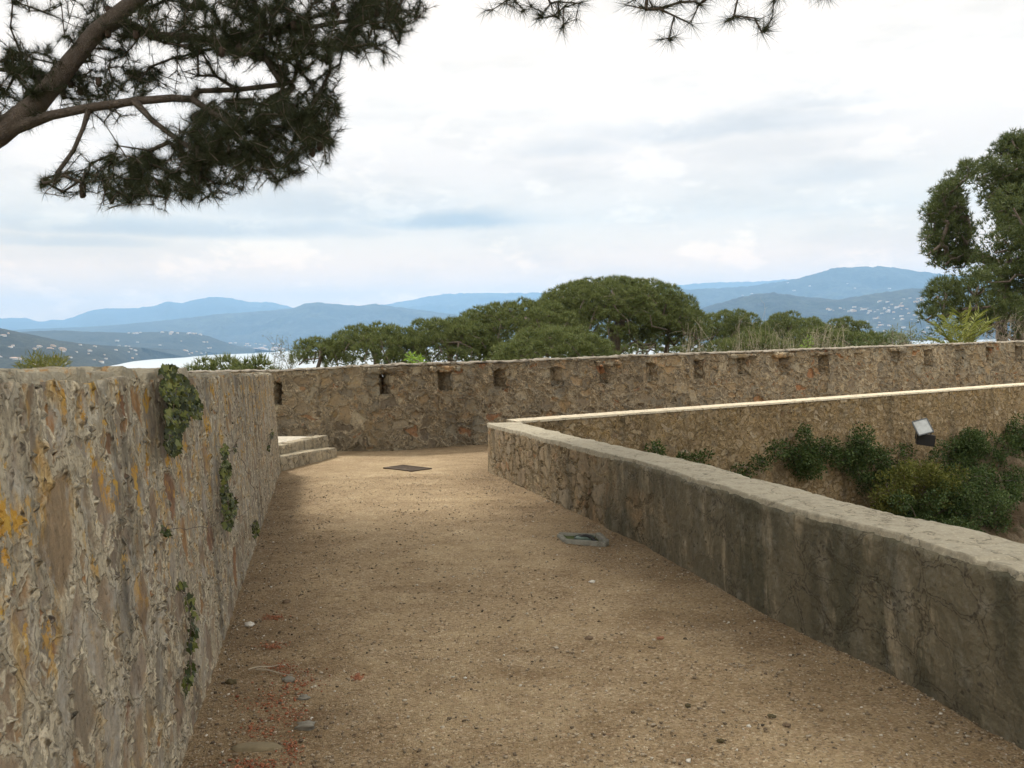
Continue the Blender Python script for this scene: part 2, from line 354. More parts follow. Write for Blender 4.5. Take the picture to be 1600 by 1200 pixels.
        col = k.mix(rm, col, rcol); rh = k.math('ADD', .75, k.math('ADD', k.math('MULTIPLY', k.math('SUBTRACT', fn, .5), .5), k.math('MULTIPLY', k.math('SUBTRACT', k.noise(p, 4, 4), .5), 1.0)))
        rh = k.math('SUBTRACT', rh, k.math('MULTIPLY', ck, .15))
        h = k.math('ADD', k.math('MULTIPLY', h, k.math('SUBTRACT', 1.0, rm)), k.math('MULTIPLY', rh, rm))
    st = k.noise(k.scale(p, (1, 1, .22)), 3.0, 5, .6); col = k.mix(k.step(st, .48, .70, 0, stain), col, stain_col)
    wz = k.noise(p, 5.5, 5, .7); col = k.mix(k.step(wz, .5, .68, 0, weather), col, (.40, .39, .345))
    if lichen > 0:
        pp = k.add('ShaderNodeSeparateXYZ', {'Vector': p})
        zz = k.math('ADD', pp.outputs[2], k.math('MULTIPLY', pp.outputs[1], SLOPE))
        lm = k.math('MULTIPLY', k.step(k.noise(p, 8.5, 5, .75), .54, .60), k.step(zz, *lich_z, .25, 1.0)); lm = k.math('MULTIPLY', lm, k.step(k.noise(p, 2.1, 3), .42, .56))
        lm = k.math('ADD', lm, k.math('MULTIPLY', k.step(k.noise(k.scale(p, (1, 1, .6)), 3.2, 5, .7), .55, .66, 0, .55), k.step(zz, *lich_z, .15, 1.0)), clamp=True); lm = k.math('MULTIPLY', lm, lichen)
        lc = k.mix(k.noise(p, 14, 3), (.50, .22, .03), (.42, .33, .08)); col = k.mix(lm, col, lc)
    col = k.mix(k.math('MULTIPLY', pm, .75), col, (.035, .03, .025)); col = k.mix(k.math('MULTIPLY', gap, .7), col, (.04, .034, .028))
    hb_ = k.math('ADD', k.math('MULTIPLY', fn, 1.0 * fine), k.math('MULTIPLY', ff, .9)); hb_ = k.math('SUBTRACT', hb_, k.math('MULTIPLY', gap, .5))
    finish(m, k, col, .95, disp=h, amp=amp, spec=.2, bump=None if fullbump else (hb_, amp * 1.1))
    if fullbump: m.displacement_method = 'BOTH'
    return m
M_left = masonry('rough_mortared_rubble', s=4.6, amp=.016, squash=1.0, fine=.6, pitz=.6, pits_s=30, contrast=.75, tint=(.88, .87, .82), gapk=.5, edge=(.04, .15), mortar=((.38, .34, .27), (.60, .56, .47)), lichen=1.0, lich_z=(.5, 1.3), stain=.75, pits=1.0, stone_out=.4, weather=.6, dist=.13,
    stones=[(0, (.20, .15, .11)), (.2, (.27, .22, .17)), (.4, (.30, .28, .25)), (.55, (.24, .19, .15)), (.7, (.20, .185, .16)), (.86, (.27, .20, .13)), (.93, (.29, .165, .08)), (.96, (.20, .12, .085)), (1, (.36, .32, .26))])
M_back = masonry('rubble_stone', stones=[(0, (.13, .11, .085)), (.18, (.29, .245, .18)), (.34, (.19, .165, .135)), (.5, (.40, .36, .285)), (.62, (.25, .24, .21)), (.74, (.17, .145, .115)), (.86, (.36, .29, .20)), (.95, (.31, .205, .13)), (1, (.32, .17, .10))], pits_s=22, contrast=.75, tint=(1.06, 1.04, .97), s=3.6, amp=.04, dist=.24, edge=(.03, .13), mortar=((.36, .31, .24), (.56, .50, .40)), stain=.35, pits=.5, stone_out=.9, weather=.2, lichen=.25, lich_z=(.2, .5))
M_par = masonry('parapet_stone', contrast=.6, s=3.4, amp=.03, edge=(.03, .10), mortar=((.27, .235, .17), (.38, .33, .25)), stain=.6, pits=.4, stone_out=.35, render=1.0, weather=.2, stain_col=(.055, .055, .04), fine=.8)
M_ledge = masonry('earthy_rubble', pits_s=20, contrast=.7, s=6.0, amp=.04, edge=(.05, .16), mortar=((.27, .21, .13), (.37, .30, .20)), stain=.4, pits=.5, stone_out=.4, weather=.22, lichen=.35, lich_z=(.0, .7), stones=[(0, (.20, .155, .10)), (.3, (.28, .23, .165)), (.5, (.33, .28, .21)), (.7, (.25, .20, .13)), (.9, (.38, .34, .28)), (1, (.20, .14, .09))])
M_step = masonry('step_block_stone', s=5.5, amp=.014, edge=(.0, .02), mortar=((.33, .31, .27), (.42, .40, .36)), stain=.2, pits=.3, stones=[(0, (.27, .255, .22)), (.4, (.34, .32, .27)), (.7, (.25, .23, .19)), (1, (.38, .35, .29))], weather=.3)

def cement(name, a, b, amp=.012, lich=0.0, joint=True):
    m, k = new_mat(name); p = k.add('ShaderNodeTexCoord').outputs['Object']
    n = k.noise(p, 3.5, 5, .65); f = k.noise(p, 50, 4, .7); g = k.noise(p, 13, 4, .65)
    col = k.mix(n, a, b); col = k.mix(k.step(g, .48, .7, 0, .5), col, tuple(x * .55 for x in a)); col = k.mix(k.step(f, .5, .68, 0, .45), col, tuple(min(1, x * 1.3) for x in b))
    if lich: col = k.mix(k.math('MULTIPLY', k.step(k.noise(p, 9, 6, .7), .57, .63), lich), col, (.42, .20, .03))
    h = k.math('ADD', k.math('MULTIPLY', k.math('SUBTRACT', n, .5), 1.2), k.math('ADD', k.math('MULTIPLY', k.math('SUBTRACT', g, .5), .9), k.math('MULTIPLY', k.math('SUBTRACT', f, .5), .5)))
    cr = k.voro(k.add('ShaderNodeVectorMath', {0: p, 1: k.noise(p, 3, 5, out=1)}, operation='ADD').outputs[0], 1.6, 'DISTANCE_TO_EDGE').outputs['Distance']
    ck = k.step(cr, .025, .004); h = k.math('SUBTRACT', h, k.math('MULTIPLY', ck, .6)); col = k.mix(k.math('MULTIPLY', ck, .55), col, (.09, .08, .06))
    finish(m, k, col, .92, disp=h, amp=amp, spec=.25, bump=(k.math('ADD', k.math('MULTIPLY', g, .9), k.math('MULTIPLY', f, .8)), amp)); return m
M_cop = cement('weathered_cement', (.27, .245, .185), (.43, .395, .305), .009)
M_copb = cement('pale_lime_mortar', (.42, .365, .265), (.58, .52, .40), .01)
M_copl = cement('lichened_cap_stone', (.27, .24, .175), (.47, .43, .33), .024, lich=.55)
M_copk = cement('grey_cap_mortar', (.21, .185, .145), (.34, .305, .25), .035)

# ---- key lines, all on the real terrace plane
def line_pts(pairs, h=0.0): return np.array([on_deck(a, b, h) for a, b in pairs])
L_base = line_pts([(290, 1200), (345, 1010), (394, 870), (440, 733)])
R_base = line_pts([(1600, 1166), (1390, 1048), (1262, 990), (1150, 930), (1015, 853), (877, 790), (762, 735)])
R_in = line_pts([(1600, 900), (1450, 855), (1360, 829), (1240, 794), (1132, 772), (1009, 733), (865, 692), (762, 660)], .73)
R_out = line_pts([(1600, 847), (1502, 830), (1375, 797), (1240, 767), (1180, 754), (1078, 727), (1012, 710), (910, 683), (812, 657)], .73)
def fit(P):          # least squares line x = a + b*y
    b, a = np.polyfit(P[:, 1], P[:, 0], 1); return a, b
La, Lb = fit(L_base); Ra, Rb = fit(R_base)
Ria, Rib = fit(R_in); Roa, Rob = fit(R_out)
print('LEFT', La, Lb, L_base.tolist()); print('RIGHT', Ra, Rb, R_base.tolist()); print('RIN', Ria, Rib, R_in[[0, -1]].tolist(), 'ROUT', Roa, Rob, R_out[[0, -1]].tolist())
Y_LEND = L_base[-1][1]; Y_REND = R_base[-1][1]
BW0 = np.array([-2.36, 16.4]); BWd = np.array([math.cos(R(27.5)), math.sin(R(27.5))]); BWn = np.array([-BWd[1], BWd[0]])   # back wall line and outward normal
def back_pt(t, off=0.0): return BW0 + BWd * t + BWn * off
LW0 = at(812, 657, 13.55)[:2]; LW1 = at(1600, 600, 21.3)[:2]; LWd = (LW1 - LW0) / np.linalg.norm(LW1 - LW0); LWn = np.array([-LWd[1], LWd[0]]); LWlen = np.linalg.norm(LW1 - LW0)
LZ0 = at(812, 657, LW0[1])[2]; LZ1 = at(1600, 600, LW1[1])[2]
print('LEDGE', LW0, LW1, LZ0, LZ1, 'dir', math.degrees(math.atan2(LWd[1], LWd[0])))

# ------------------------------------------------------------------ terrace ground
def ground_mat():
    m, k = new_mat('sandy_gravel'); p = k.add('ShaderNodeTexCoord').outputs['Object']
    big = k.noise(p, .9, 5, .6); mid = k.noise(p, 4.5, 7, .65); fine = k.noise(p, 40, 6, .7); gr = k.voro(p, 95)
    grc = k.add('ShaderNodeSeparateColor', {0: gr.outputs['Color']}).outputs[0]
    col = k.mix(k.step(big, .38, .62), (.255, .19, .11), (.375, .295, .18))
    col = k.mix(k.step(mid, .42, .66, 0, .75), col, (.20, .14, .08))
    col = k.mix(k.step(k.noise(p, 2.0, 6, .6), .52, .68, 0, .5), col, (.44, .36, .24))
    gcol = k.ramp(grc, [(0, (.09, .07, .05)), (.15, (.23, .175, .11)), (.5, (.35, .275, .18)), (.85, (.44, .355, .24)), (.95, (.62, .56, .45)), (1, (.30, .17, .10))])
    col = k.mix(k.step(fine, .36, .6, .15, .75), col, gcol)
    pt = k.noise(k.scale(p, (.8, 1.1, 1)), 1.9, 6, .7); col = k.mix(k.step(pt, .50, .66, 0, .45), col, k.mix(1.0, col, (.58, .52, .45), 'MULTIPLY')); col = k.mix(k.step(pt, .47, .36, 0, .6), col, k.mix(1.0, col, (1.22, 1.24, 1.27), 'MULTIPLY'))
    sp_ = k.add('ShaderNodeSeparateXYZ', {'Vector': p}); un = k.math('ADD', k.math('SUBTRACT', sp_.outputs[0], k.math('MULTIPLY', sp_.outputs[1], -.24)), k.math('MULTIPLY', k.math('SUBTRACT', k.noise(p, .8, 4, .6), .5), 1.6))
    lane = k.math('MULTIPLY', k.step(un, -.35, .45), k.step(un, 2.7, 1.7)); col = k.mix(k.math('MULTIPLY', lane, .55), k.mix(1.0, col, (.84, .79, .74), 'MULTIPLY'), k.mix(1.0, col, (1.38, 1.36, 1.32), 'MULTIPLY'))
    h = k.math('ADD', k.math('MULTIPLY', k.math('SUBTRACT', big, .5), 1.4), k.math('ADD', k.math('MULTIPLY', k.math('SUBTRACT', mid, .5), .7), k.math('MULTIPLY', k.math('SUBTRACT', fine, .5), .16)))
    h = k.math('SUBTRACT', h, k.math('MULTIPLY', gr.outputs['Distance'], .22))
    finish(m, k, col, .95, disp=h, amp=.03, spec=.2, bump=(k.math('SUBTRACT', k.math('MULTIPLY', fine, .4), k.math('MULTIPLY', gr.outputs['Distance'], .35)), .03)); return m
M_ground = ground_mat()
def sheet(ys, x0f, x1f, nx, dz=0.0):
    V = []
    for y in ys:
        xs = np.linspace(x0f(y), x1f(y), nx); V.append(np.stack([xs, np.full(nx, y), np.full(nx, deck_z(y) + dz)], 1))
    return np.concatenate(V), grid_faces(len(ys), nx)[:, ::-1]
ys = np.concatenate([np.arange(-3, 2.4, .15), np.arange(2.4, 7, .022), np.arange(7, 12.6, .04)])
v1, f1 = sheet(ys, lambda y: La + Lb * y - .2, lambda y: Ra + Rb * y + .2, 150)
xs = np.arange(-9, 17, .07); ys2 = np.arange(12.3, 27, .07); X, Y = np.meshgrid(xs, ys2, indexing='ij')
v2 = np.stack([X.ravel(), Y.ravel(), deck_z(Y.ravel()) - .006], 1); f2 = grid_faces(len(xs), len(ys2)); cc = v2[f2].mean(1)[:, :2]
side_back = (cc - BW0) @ BWn; side_led = (cc - LW0) @ LWn
inmoat = (side_led < .2) & (cc[:, 0] > Ra + Rb * cc[:, 1] + .2) & (cc[:, 0] > LW0[0] - .35)
leftout = (cc[:, 1] < Y_LEND + .4) & (cc[:, 0] < La + Lb * cc[:, 1] - .2)
side_bl = (cc - BW0) @ np.array([.2, .98]); keep = np.where(cc[:, 0] > BW0[0], side_back < .35, side_bl < .4) & ~inmoat & ~leftout
f2 = f2[keep]
V, Fq = join([(v1, f1), (v2, f2)])
tag(mesh_obj('terrace_ground', V, Fq, M_ground, smooth=True), kind='structure')

# ------------------------------------------------------------------ walls
def stations(y0, y1, fine_from, fine_to, d0, d1):
    out = [y0]; y = y0
    while y < y1:
        t = min(1, max(0, (y - fine_from) / max(1e-6, fine_to - fine_from))); d = d0 + (d1 - d0) * t
        if y < fine_from - .2: d = .08
        y += d; out.append(min(y, y1))
    return np.array(out)
# left wall
ysl = stations(-2.5, Y_LEND, 1.2, 9, .009, .03)
bx = La + Lb * ysl; topz = np.interp(ysl, [-2, 1.42, 3, 13.1], [EYE - .02, at(0, 566, 1.42)[2], at(255, 576, 3.2)[2], at(428, 582, 13.1)[2]])
topz = topz + .022 * fbm(np.stack([ysl * 1.7, ysl * 0, ysl * 0 + 3], 1)) - .018 * (np.abs((ysl % .63) - .3) < .03)
A = np.stack([bx, ysl, deck_z(ysl) - .12], 1); B = np.stack([bx - .10, ysl, topz - .035], 1)
Cc = np.stack([bx - .62, ysl, topz - .06], 1); D = np.stack([bx - .75, ysl, np.full_like(ysl, -5)], 1)
lw = thing('stone_wall', 'long shoulder-high rubble wall with orange lichen and ivy along the left side of the path', 'wall')
V, Fq = wall_mesh(A, B, Cc, D, 150, 14); mesh_obj('masonry', V, Fq, M_left, lw, smooth=True)
# irregular cap stones along the top
caps = []; y = .2
while y < Y_LEND - .1:
    L = random.uniform(.22, .5) if y < 5 else random.uniform(.4, .8); y1_ = min(y + L - .02, Y_LEND + .02)
    z0 = np.interp(y, ysl, topz); z1 = np.interp(y1_, ysl, topz); x0 = La + Lb * y - .10; x1 = La + Lb * y1_ - .10; th = random.uniform(-.012, .03) if y < 5 else random.uniform(-.026, -.008); ex = random.uniform(-.03, .004)
    tl_ = random.uniform(-.012, .012) if y < 5 else 0
    c8 = [(x0 + ex - .004, y, z0 - .052), (x1 + ex - .004, y1_, z1 - .052), (x1 - .5, y1_, z1 - .055), (x0 - .5, y, z0 - .055), (x0 + ex - .012, y + .01, z0 + th), (x1 + ex - .02, y1_ - .01, z1 + th + tl_), (x1 - .5, y1_ - .01, z1 + th), (x0 - .5, y + .01, z0 + th)]
    caps.append(box_grid(c8, (int(L / .02) + 2, 16, 3))); y += L
V, Fq = join(caps); mesh_obj('capping', V, Fq, M_copl, lw, smooth=True); settle(lw, (La, 0, 0))

# right parapet
ysr = stations(-1.0, Y_REND, 2.8, 10, .012, .03)
rb = np.interp(ysr, R_base[:, 1], R_base[:, 0]); ex = ysr < R_base[0, 1]; rb[ex] = Ra + Rb * ysr[ex] + (R_base[0, 0] - (Ra + Rb * R_base[0, 1]))
ri = np.interp(ysr, R_in[:, 1], R_in[:, 0]); ex = ysr < R_in[0, 1]; ri[ex] = R_in[0, 0] + Rib * (ysr[ex] - R_in[0, 1])
ro = np.interp(ysr, R_out[:, 1], R_out[:, 0]); ex = ysr < R_out[0, 1]; ro[ex] = R_out[0, 0] + Rob * (ysr[ex] - R_out[0, 1])
ri = np.minimum(ri, rb + .10); ri = np.maximum(ri, rb - .03)
print('thick', (ro - ri)[::60])
ro = np.maximum(ro, ri + .42)
ht = .73 + .012 * fbm(np.stack([ysr * 1.3, ysr * 0, ysr * 0 + 8], 1)); zt = deck_z(ysr) + ht
A = np.stack([rb, ysr, deck_z(ysr) - .12], 1); B = np.stack([ri, ysr, zt - .06], 1); Cc = np.stack([ro, ysr, zt - .06], 1); D = np.stack([ro + .15, ysr, np.full_like(ysr, -5.5)], 1)
rw = thing('parapet_wall', 'low thick parapet with a pale flat cement top along the right side of the path', 'wall')
V, Fq = wall_mesh(A, B, Cc, D, 64, 20); mesh_obj('masonry', V, Fq, M_par, rw, smooth=True)
seg = np.floor((ysr + .35 * np.sin(ysr * 2.1)) / 1.35); zt = zt + .007 * np.sin(seg * 12.9898) - .012 * (np.abs(((ysr + .35 * np.sin(ysr * 2.1)) / 1.35) % 1 - .02) < .02)
jag = .02 * fbm(np.stack([ysr * 11, ysr * 0, ysr * 0 + 1], 1)); jag2 = .03 * fbm(np.stack([ysr * 4, ysr * 0, ysr * 0 + 5], 1))
ysc = ysr.copy(); ysc[-1] += .015
A = np.stack([ri - .004 + jag, ysc, zt - .066], 1); B = np.stack([ri + .006 + jag, ysc, zt - .016], 1); Cc = np.stack([ro + .0 + jag2, ysc, zt - .02], 1); D = np.stack([ro + .02 + jag2, ysc, zt - .066], 1)
V, Fq = wall_mesh(A, B, Cc, D, 4, 30); mesh_obj('coping', V, Fq, M_cop, rw, smooth=True); settle(rw, (Ra, 0, 0))

# ledge wall beyond the moat
tl = np.arange(-.05, LWlen + 6, .045); fr = LW0 + LWd * tl[:, None]; zt = LZ0 + (LZ1 - LZ0) * tl / LWlen
th = .3
def st(xy, z): return np.concatenate([xy, np.broadcast_to(np.asarray(z, float), (len(xy),))[:, None]], 1)
lg = thing('retaining_wall', 'mottled earth-coloured wall across the moat with a bright thin cement edge on top', 'wall')
V, Fq = wall_mesh(st(fr - LWn * .35, -5.5), st(fr, zt - .04), st(fr + LWn * th, zt - .04), st(fr + LWn * th, zt - 1.3), 90, 6); mesh_obj('masonry', V, Fq, M_ledge, lg, smooth=True)
V, Fq = wall_mesh(st(fr - LWn * .012, zt - .043), st(fr + LWn * .006, zt - .012), st(fr + LWn * (th + .01), zt + .0), st(fr + LWn * (th + .015), zt - .043), 3, 8); mesh_obj('coping', V, Fq, M_copb, lg, smooth=True)
settle(lg, (*LW0, -1))

# back wall with loopholes
HOLES = [(431, 596, 634, 14, 1), (600, 582, 618, 22, 1), (697, 580, 611, 22, 2), (784, 577, 607, 22, 2), (872, 574, 604, 20, 0), (949, 571, 601, 19, 0), (1022, 566, 596, 18, 0), (1096, 562, 593, 17, 1), (1166, 559, 587, 20, 0), (1230, 557, 586, 17, 0), (1291, 555, 584, 17, 1), (1347, 551, 580, 15, 0), (1405, 548, 565, 14, 0), (1455, 546, 574, 14, 1), (1505, 545, 571, 14, 0), (1552, 542, 568, 13, 1), (1597, 540, 566, 12, 1)]
BWl = np.array([-2.04, .42]) / np.linalg.norm([-2.04, .42]); BWln = np.array([-BWl[1], BWl[0]]) * -1   # left of the first loophole the wall turns a little
BWln = BWln if BWln[1] > 0 else -BWln
def back_t(px, py):        # where a pixel's ray meets the back wall's face
    d = ray(px, py); M2 = np.array([[d[0], -BWd[0]], [d[1], -BWd[1]]]); s, t = np.linalg.solve(M2, BW0)
    if t < 0: M2 = np.array([[d[0], -BWl[0]], [d[1], -BWl[1]]]); s, t = np.linalg.solve(M2, BW0); t = -t
    return t, EYE + d[2] * s
def warp(V):               # (along, outwards, z) of the wall -> world
    V = np.asarray(V, float).copy(); t, off = V[:, 0].copy(), V[:, 1].copy(); p = np.where(t[:, None] >= 0, BW0 + BWd * t[:, None], BW0 - BWl * t[:, None])
    w_ = np.clip((t + .3) / .6, 0, 1)[:, None]; n_ = BWn * w_ + BWln * (1 - w_); n_ = n_ / np.linalg.norm(n_, axis=1, keepdims=True); V[:, :2] = p + n_ * off[:, None]; return V
b0_, bd_, bn_ = np.zeros(2), np.array([1., 0]), np.array([0, 1.])
def loc_pt(t, off): return np.array([t, off])
BTOP = [(430, 580), (560, 573), (640, 570), (800, 565), (1000, 556), (1200, 549), (1400, 541), (1600, 534)]
bt = np.array([back_t(*p) for p in BTOP]); print('BACKTOP', bt.tolist())
T0, T1 = -5.5, bt[-1, 0] + 6
def top_at(t): return np.interp(t, [T0] + list(bt[:, 0]) + [T1], [bt[0, 1] + .0] + list(bt[:, 1]) + [bt[-1, 1]])
hl = []
for px, y0, y1, wpx, thr in HOLES:
    ta, za = back_t(px - wpx / 2, y0); tb, _ = back_t(px + wpx / 2, y0); _, zb = back_t(px, y1); hl.append([ta, tb, zb, za, thr])
hl = np.array(hl); print('HOLES', hl[:, :4].round(2).tolist())
TH = .42
ts = list(np.arange(T0, T1, .05))
for a, b, *_ in hl: ts = [t for t in ts if abs(t - a) > .022 and abs(t - b) > .022] + [a, b, a + .012]
# slot lines on the outer face
slot = []
for a, b, z0, z1, thr in hl:
    w_ = (b - a); s0 = a + w_ * (.0 if thr == 1 else .12); s1 = s0 + (.06 if thr == 1 else .07); slot.append((s0, s1))
ts = np.array(sorted(ts)); nz = 44; zs = np.linspace(0, 1, nz)
zbot = -SLOPE * warp(np.stack([ts, ts * 0, ts * 0], 1))[:, 1] - .15; ztop = np.array([top_at(t) for t in ts]) + .018 * fbm(np.stack([ts * 1.5, ts * 0, ts * 0 + 2], 1))
Fv = np.zeros((len(ts), nz, 3)); fxy = b0_ + bd_ * ts[:, None]
lean = .10
for j, s in enumerate(zs):
    z = zbot + (ztop - zbot) * s; off = lean * (s - .0); Fv[:, j, :2] = fxy + bn_ * off; Fv[:, j, 2] = z
# snap the nearest rows to each hole's sill and head
mask = np.zeros((len(ts) - 1, nz - 1), bool)
rows = {}
for hi, (a, b, z0, z1, thr) in enumerate(hl):
    cols = np.where((ts >= a - 1e-4) & (ts <= b + 1e-4))[0]
    jr = [int(np.argmin(np.abs(Fv[cols[0], :, 2] - z0))), int(np.argmin(np.abs(Fv[cols[0], :, 2] - z1)))]
    rows[hi] = (cols, jr); Fv[cols[0]:cols[-1] + 1, jr[0], 2] = z0; Fv[cols[0]:cols[-1] + 1, jr[1], 2] = z1
    mask[cols[0]:cols[-1], jr[0]:jr[1]] = True
V = [Fv.reshape(-1, 3)]; fa = grid_faces(len(ts), nz)[:, ::-1]; Fq = [fa[~mask.ravel()]]; cnt = len(V[0])
# top and outer face
nt = 7; topv = np.zeros((len(ts), nt, 3))
for j in range(1, nt + 1):
    p = Fv[:, -1].copy(); p[:, :2] += bn_ * TH * j / nt; p[:, 2] -= .01; topv[:, j - 1] = p
V.append(topv.reshape(-1, 3)); Tix = np.concatenate([(np.arange(len(ts)) * nz + nz - 1)[:, None], cnt + np.arange(len(ts) * nt).reshape(len(ts), nt)], 1); cnt += len(ts) * nt
def qgrid(M): return np.stack([M[:-1, :-1], M[:-1, 1:], M[1:, 1:], M[1:, :-1]], -1).reshape(-1, 4)
Fq.append(qgrid(Tix)[:, ::-1][:, ::-1])
# outer face: rows mirror the front rows so slots can be cut, plus a skirt to the ground
Bv = Fv.copy(); Bv[:, :, :2] = (fxy + bn_ * (lean + TH))[:, None, :]; Bv[:, -1] = topv[:, -1]
bm = np.zeros_like(mask)
for hi, (a, b, z0, z1, thr) in enumerate(hl):
    if thr: cols, jr = rows[hi]; bm[cols[0]:cols[-1], jr[0]:jr[1]] = True
V.append(Bv.reshape(-1, 3)); boff = cnt; cnt += len(ts) * nz; fb = grid_faces(len(ts), nz, boff); Fq.append(fb[~bm.ravel()])
sk = Bv[:, 0].copy(); sk[:, 2] = -5; V.append(sk); soff = cnt; cnt += len(ts)
i_ = np.arange(len(ts) - 1); Fq.append(np.stack([boff + i_ * nz, boff + (i_ + 1) * nz, soff + i_ + 1, soff + i_], 1))
jV = []; jF = []; jc = 0
for hi, (a, b, z0, z1, thr) in enumerate(hl):
    cols, jr = rows[hi]; c0, c1 = cols[0], cols[-1]; j0, j1 = jr; 
    # lining of the loophole: front opening -> narrower slot outside, or a blocked niche
    fidx = [c * nz + j0 for c in range(c0, c1 + 1)] + [c1 * nz + j for j in range(j0 + 1, j1 + 1)] + [c * nz + j1 for c in range(c1 - 1, c0 - 1, -1)] + [c0 * nz + j for j in range(j1 - 1, j0, -1)]
    fp = np.concatenate(V)[fidx]; dep = TH if thr else random.uniform(.10, .2); n_ = 6
    s0, s1 = slot[hi]; tloc = (fp[:, :2] - b0_) @ bd_; zc = fp[:, 2]
    if thr: tn = s0 + (tloc - a) / (b - a) * (s1 - s0); zn = z0 + (zc - z0) * .92
    else: tn = a + (tloc - a) * .55; zn = zc
    prev = np.array(fidx)
    for q in range(1, n_ + 1):
        s = q / n_; tt_ = tloc + (tn - tloc) * s; xy = b0_ + bd_ * tt_[:, None]; frontoff = (fp[:, :2] - b0_) @ bn_
        xy = xy + bn_ * (frontoff + (dep - 0) * s)[:, None]; nv = np.concatenate([xy, (zc + (zn - zc) * s)[:, None]], 1); V.append(nv); cur = np.arange(len(nv)) + cnt; cnt += len(nv)
        Fq.append(np.stack([prev, np.roll(prev, -1), np.roll(cur, -1), cur], 1)); prev = cur
    if not thr:
        mid = nv.mean(0); V.append(mid[None]); ci = cnt; cnt += 1
        jF.append(np.stack([prev, np.roll(prev, -1), np.full(len(prev), ci)], 1))
    else:
        # seal between the slot and the cut in the outer face
        bidx = [i + boff for i in fidx]; Fq.append(np.stack([prev, np.roll(prev, -1), np.roll(bidx, -1), np.array(bidx)], 1))
bw = thing('stone_wall', 'curtain wall of rubble stone pierced by a row of small square loopholes at the far end of the path', 'wall')
mesh_obj('masonry', warp(np.concatenate(V)), [np.concatenate(Fq)] + jF, M_back, bw, smooth=False)
# rough lintel slabs over the loopholes and a mortar cap
for hi, (a, b, z0, z1, thr) in enumerate(hl):
    if hi in (1, 2, 5, 8, 9, 10, 12): 
        e0, e1 = a - random.uniform(.06, .25), b + random.uniform(.05, .2); t_ = random.uniform(.05, .075)
        P_ = [loc_pt(e0, .035), loc_pt(e1, .035), loc_pt(e1, .3), loc_pt(e0, .3)]
        c8 = [(*p, z1 + .004) for p in P_] + [(*p, z1 + t_) for p in P_]
        v_, f_ = box_grid(c8, (14, 6, 4)); mesh_obj('lintel', warp(v_), f_, M_back, bw, smooth=True)
tb_ = np.arange(T0, T1, .06); zt = np.interp(tb_, ts, ztop); fr = b0_ + bd_ * tb_[:, None] + bn_ * (lean - .015)
jg = (.02 * fbm(np.stack([tb_ * 5, tb_ * 0, tb_ * 0 + 7], 1)))[:, None]
V_, F_ = wall_mesh(st(fr + bn_ * jg, zt - .012), st(fr + bn_ * (jg + .03), zt + .014), st(fr + bn_ * (TH + .03), zt + .014), st(fr + bn_ * (TH + .04), zt - .012), 3, 8)
mesh_obj('capping', warp(V_), F_, M_copk, bw, smooth=True); settle(bw, (*BW0, -.4))

# ------------------------------------------------------------------ stone steps and platform on the left, against the back wall
stp = thing('stone_steps', 'two low stone block steps rising to a platform beside the end of the left wall', 'steps')
p0 = on_deck(438, 735); p1 = on_deck(528, 713)
e = (p1 - p0)[:2]; e = e / np.linalg.norm(e); nrm = np.array([-e[1], e[0]])
def slab_row(a, b, depth, z0a, h, gap=.03, n=5, mat=M_step, name='step', left_ext=3.0):
    parts = []; Lw = np.linalg.norm(b - a); cuts = np.sort(np.concatenate([[-left_ext, -left_ext * .6, -left_ext * .3, 0], np.cumsum(rng.uniform(.7, 1.3, n))[:-1] / n * Lw, [Lw]])); d_ = (b - a) / Lw
    for c0, c1 in zip(cuts[:-1], cuts[1:]):
        if c1 - c0 < .05: continue
        q0 = a + d_ * (c0 + gap / 2); q1 = a + d_ * (c1 - gap / 2); o1 = rng.uniform(-.015, .015)
        P_ = [q0 + nrm * o1, q1 + nrm * o1, q1 + nrm * depth, q0 + nrm * depth]; fq = np.clip((c0 + c1) / 2 / Lw, 0, 1); hh = (h if not isinstance(h, tuple) else h[0] + (h[1] - h[0]) * fq) + rng.uniform(-.006, .006)
        c8 = [(*p, deck_z(p[1]) + z0a) for p in P_] + [(*(p + nrm * (.012 if i_ < 2 else 0)), deck_z(p[1]) + hh) for i_, p in enumerate(P_)]
        parts.append(box_grid(c8, (max(4, int((c1 - c0) / .04)), max(4, int(depth / .05)), 6)))
    v_, f_ = join(parts); return mesh_obj(name, v_, f_, mat, stp, smooth=True)
slab_row(p0[:2], p1[:2], .5, -.08, (.205, .145))
u0 = on_deck(437, 697, .335)[:2]; u1 = on_deck(512, 681, .335)[:2]; e = (u1 - u0) / np.linalg.norm(u1 - u0); nrm = np.array([-e[1], e[0]])
slab_row(u0, u1, .22, .08, .337, n=4)
# platform floor behind the upper riser
m_plat = cement('platform_cement', (.40, .37, .31), (.56, .52, .44), .012)
P_ = [u0 - e * 3 + nrm * .215, u1 + nrm * .215, u1 + nrm * 2.6, u0 - e * 3 + nrm * 3.4]
v_, f_ = box_grid([(*p, deck_z(p[1]) - .05) for p in P_] + [(*p, deck_z(p[1]) + .33) for p in P_], (90, 40, 3)); mesh_obj('landing', v_, f_, m_plat, stp, smooth=True); settle(stp, p0)

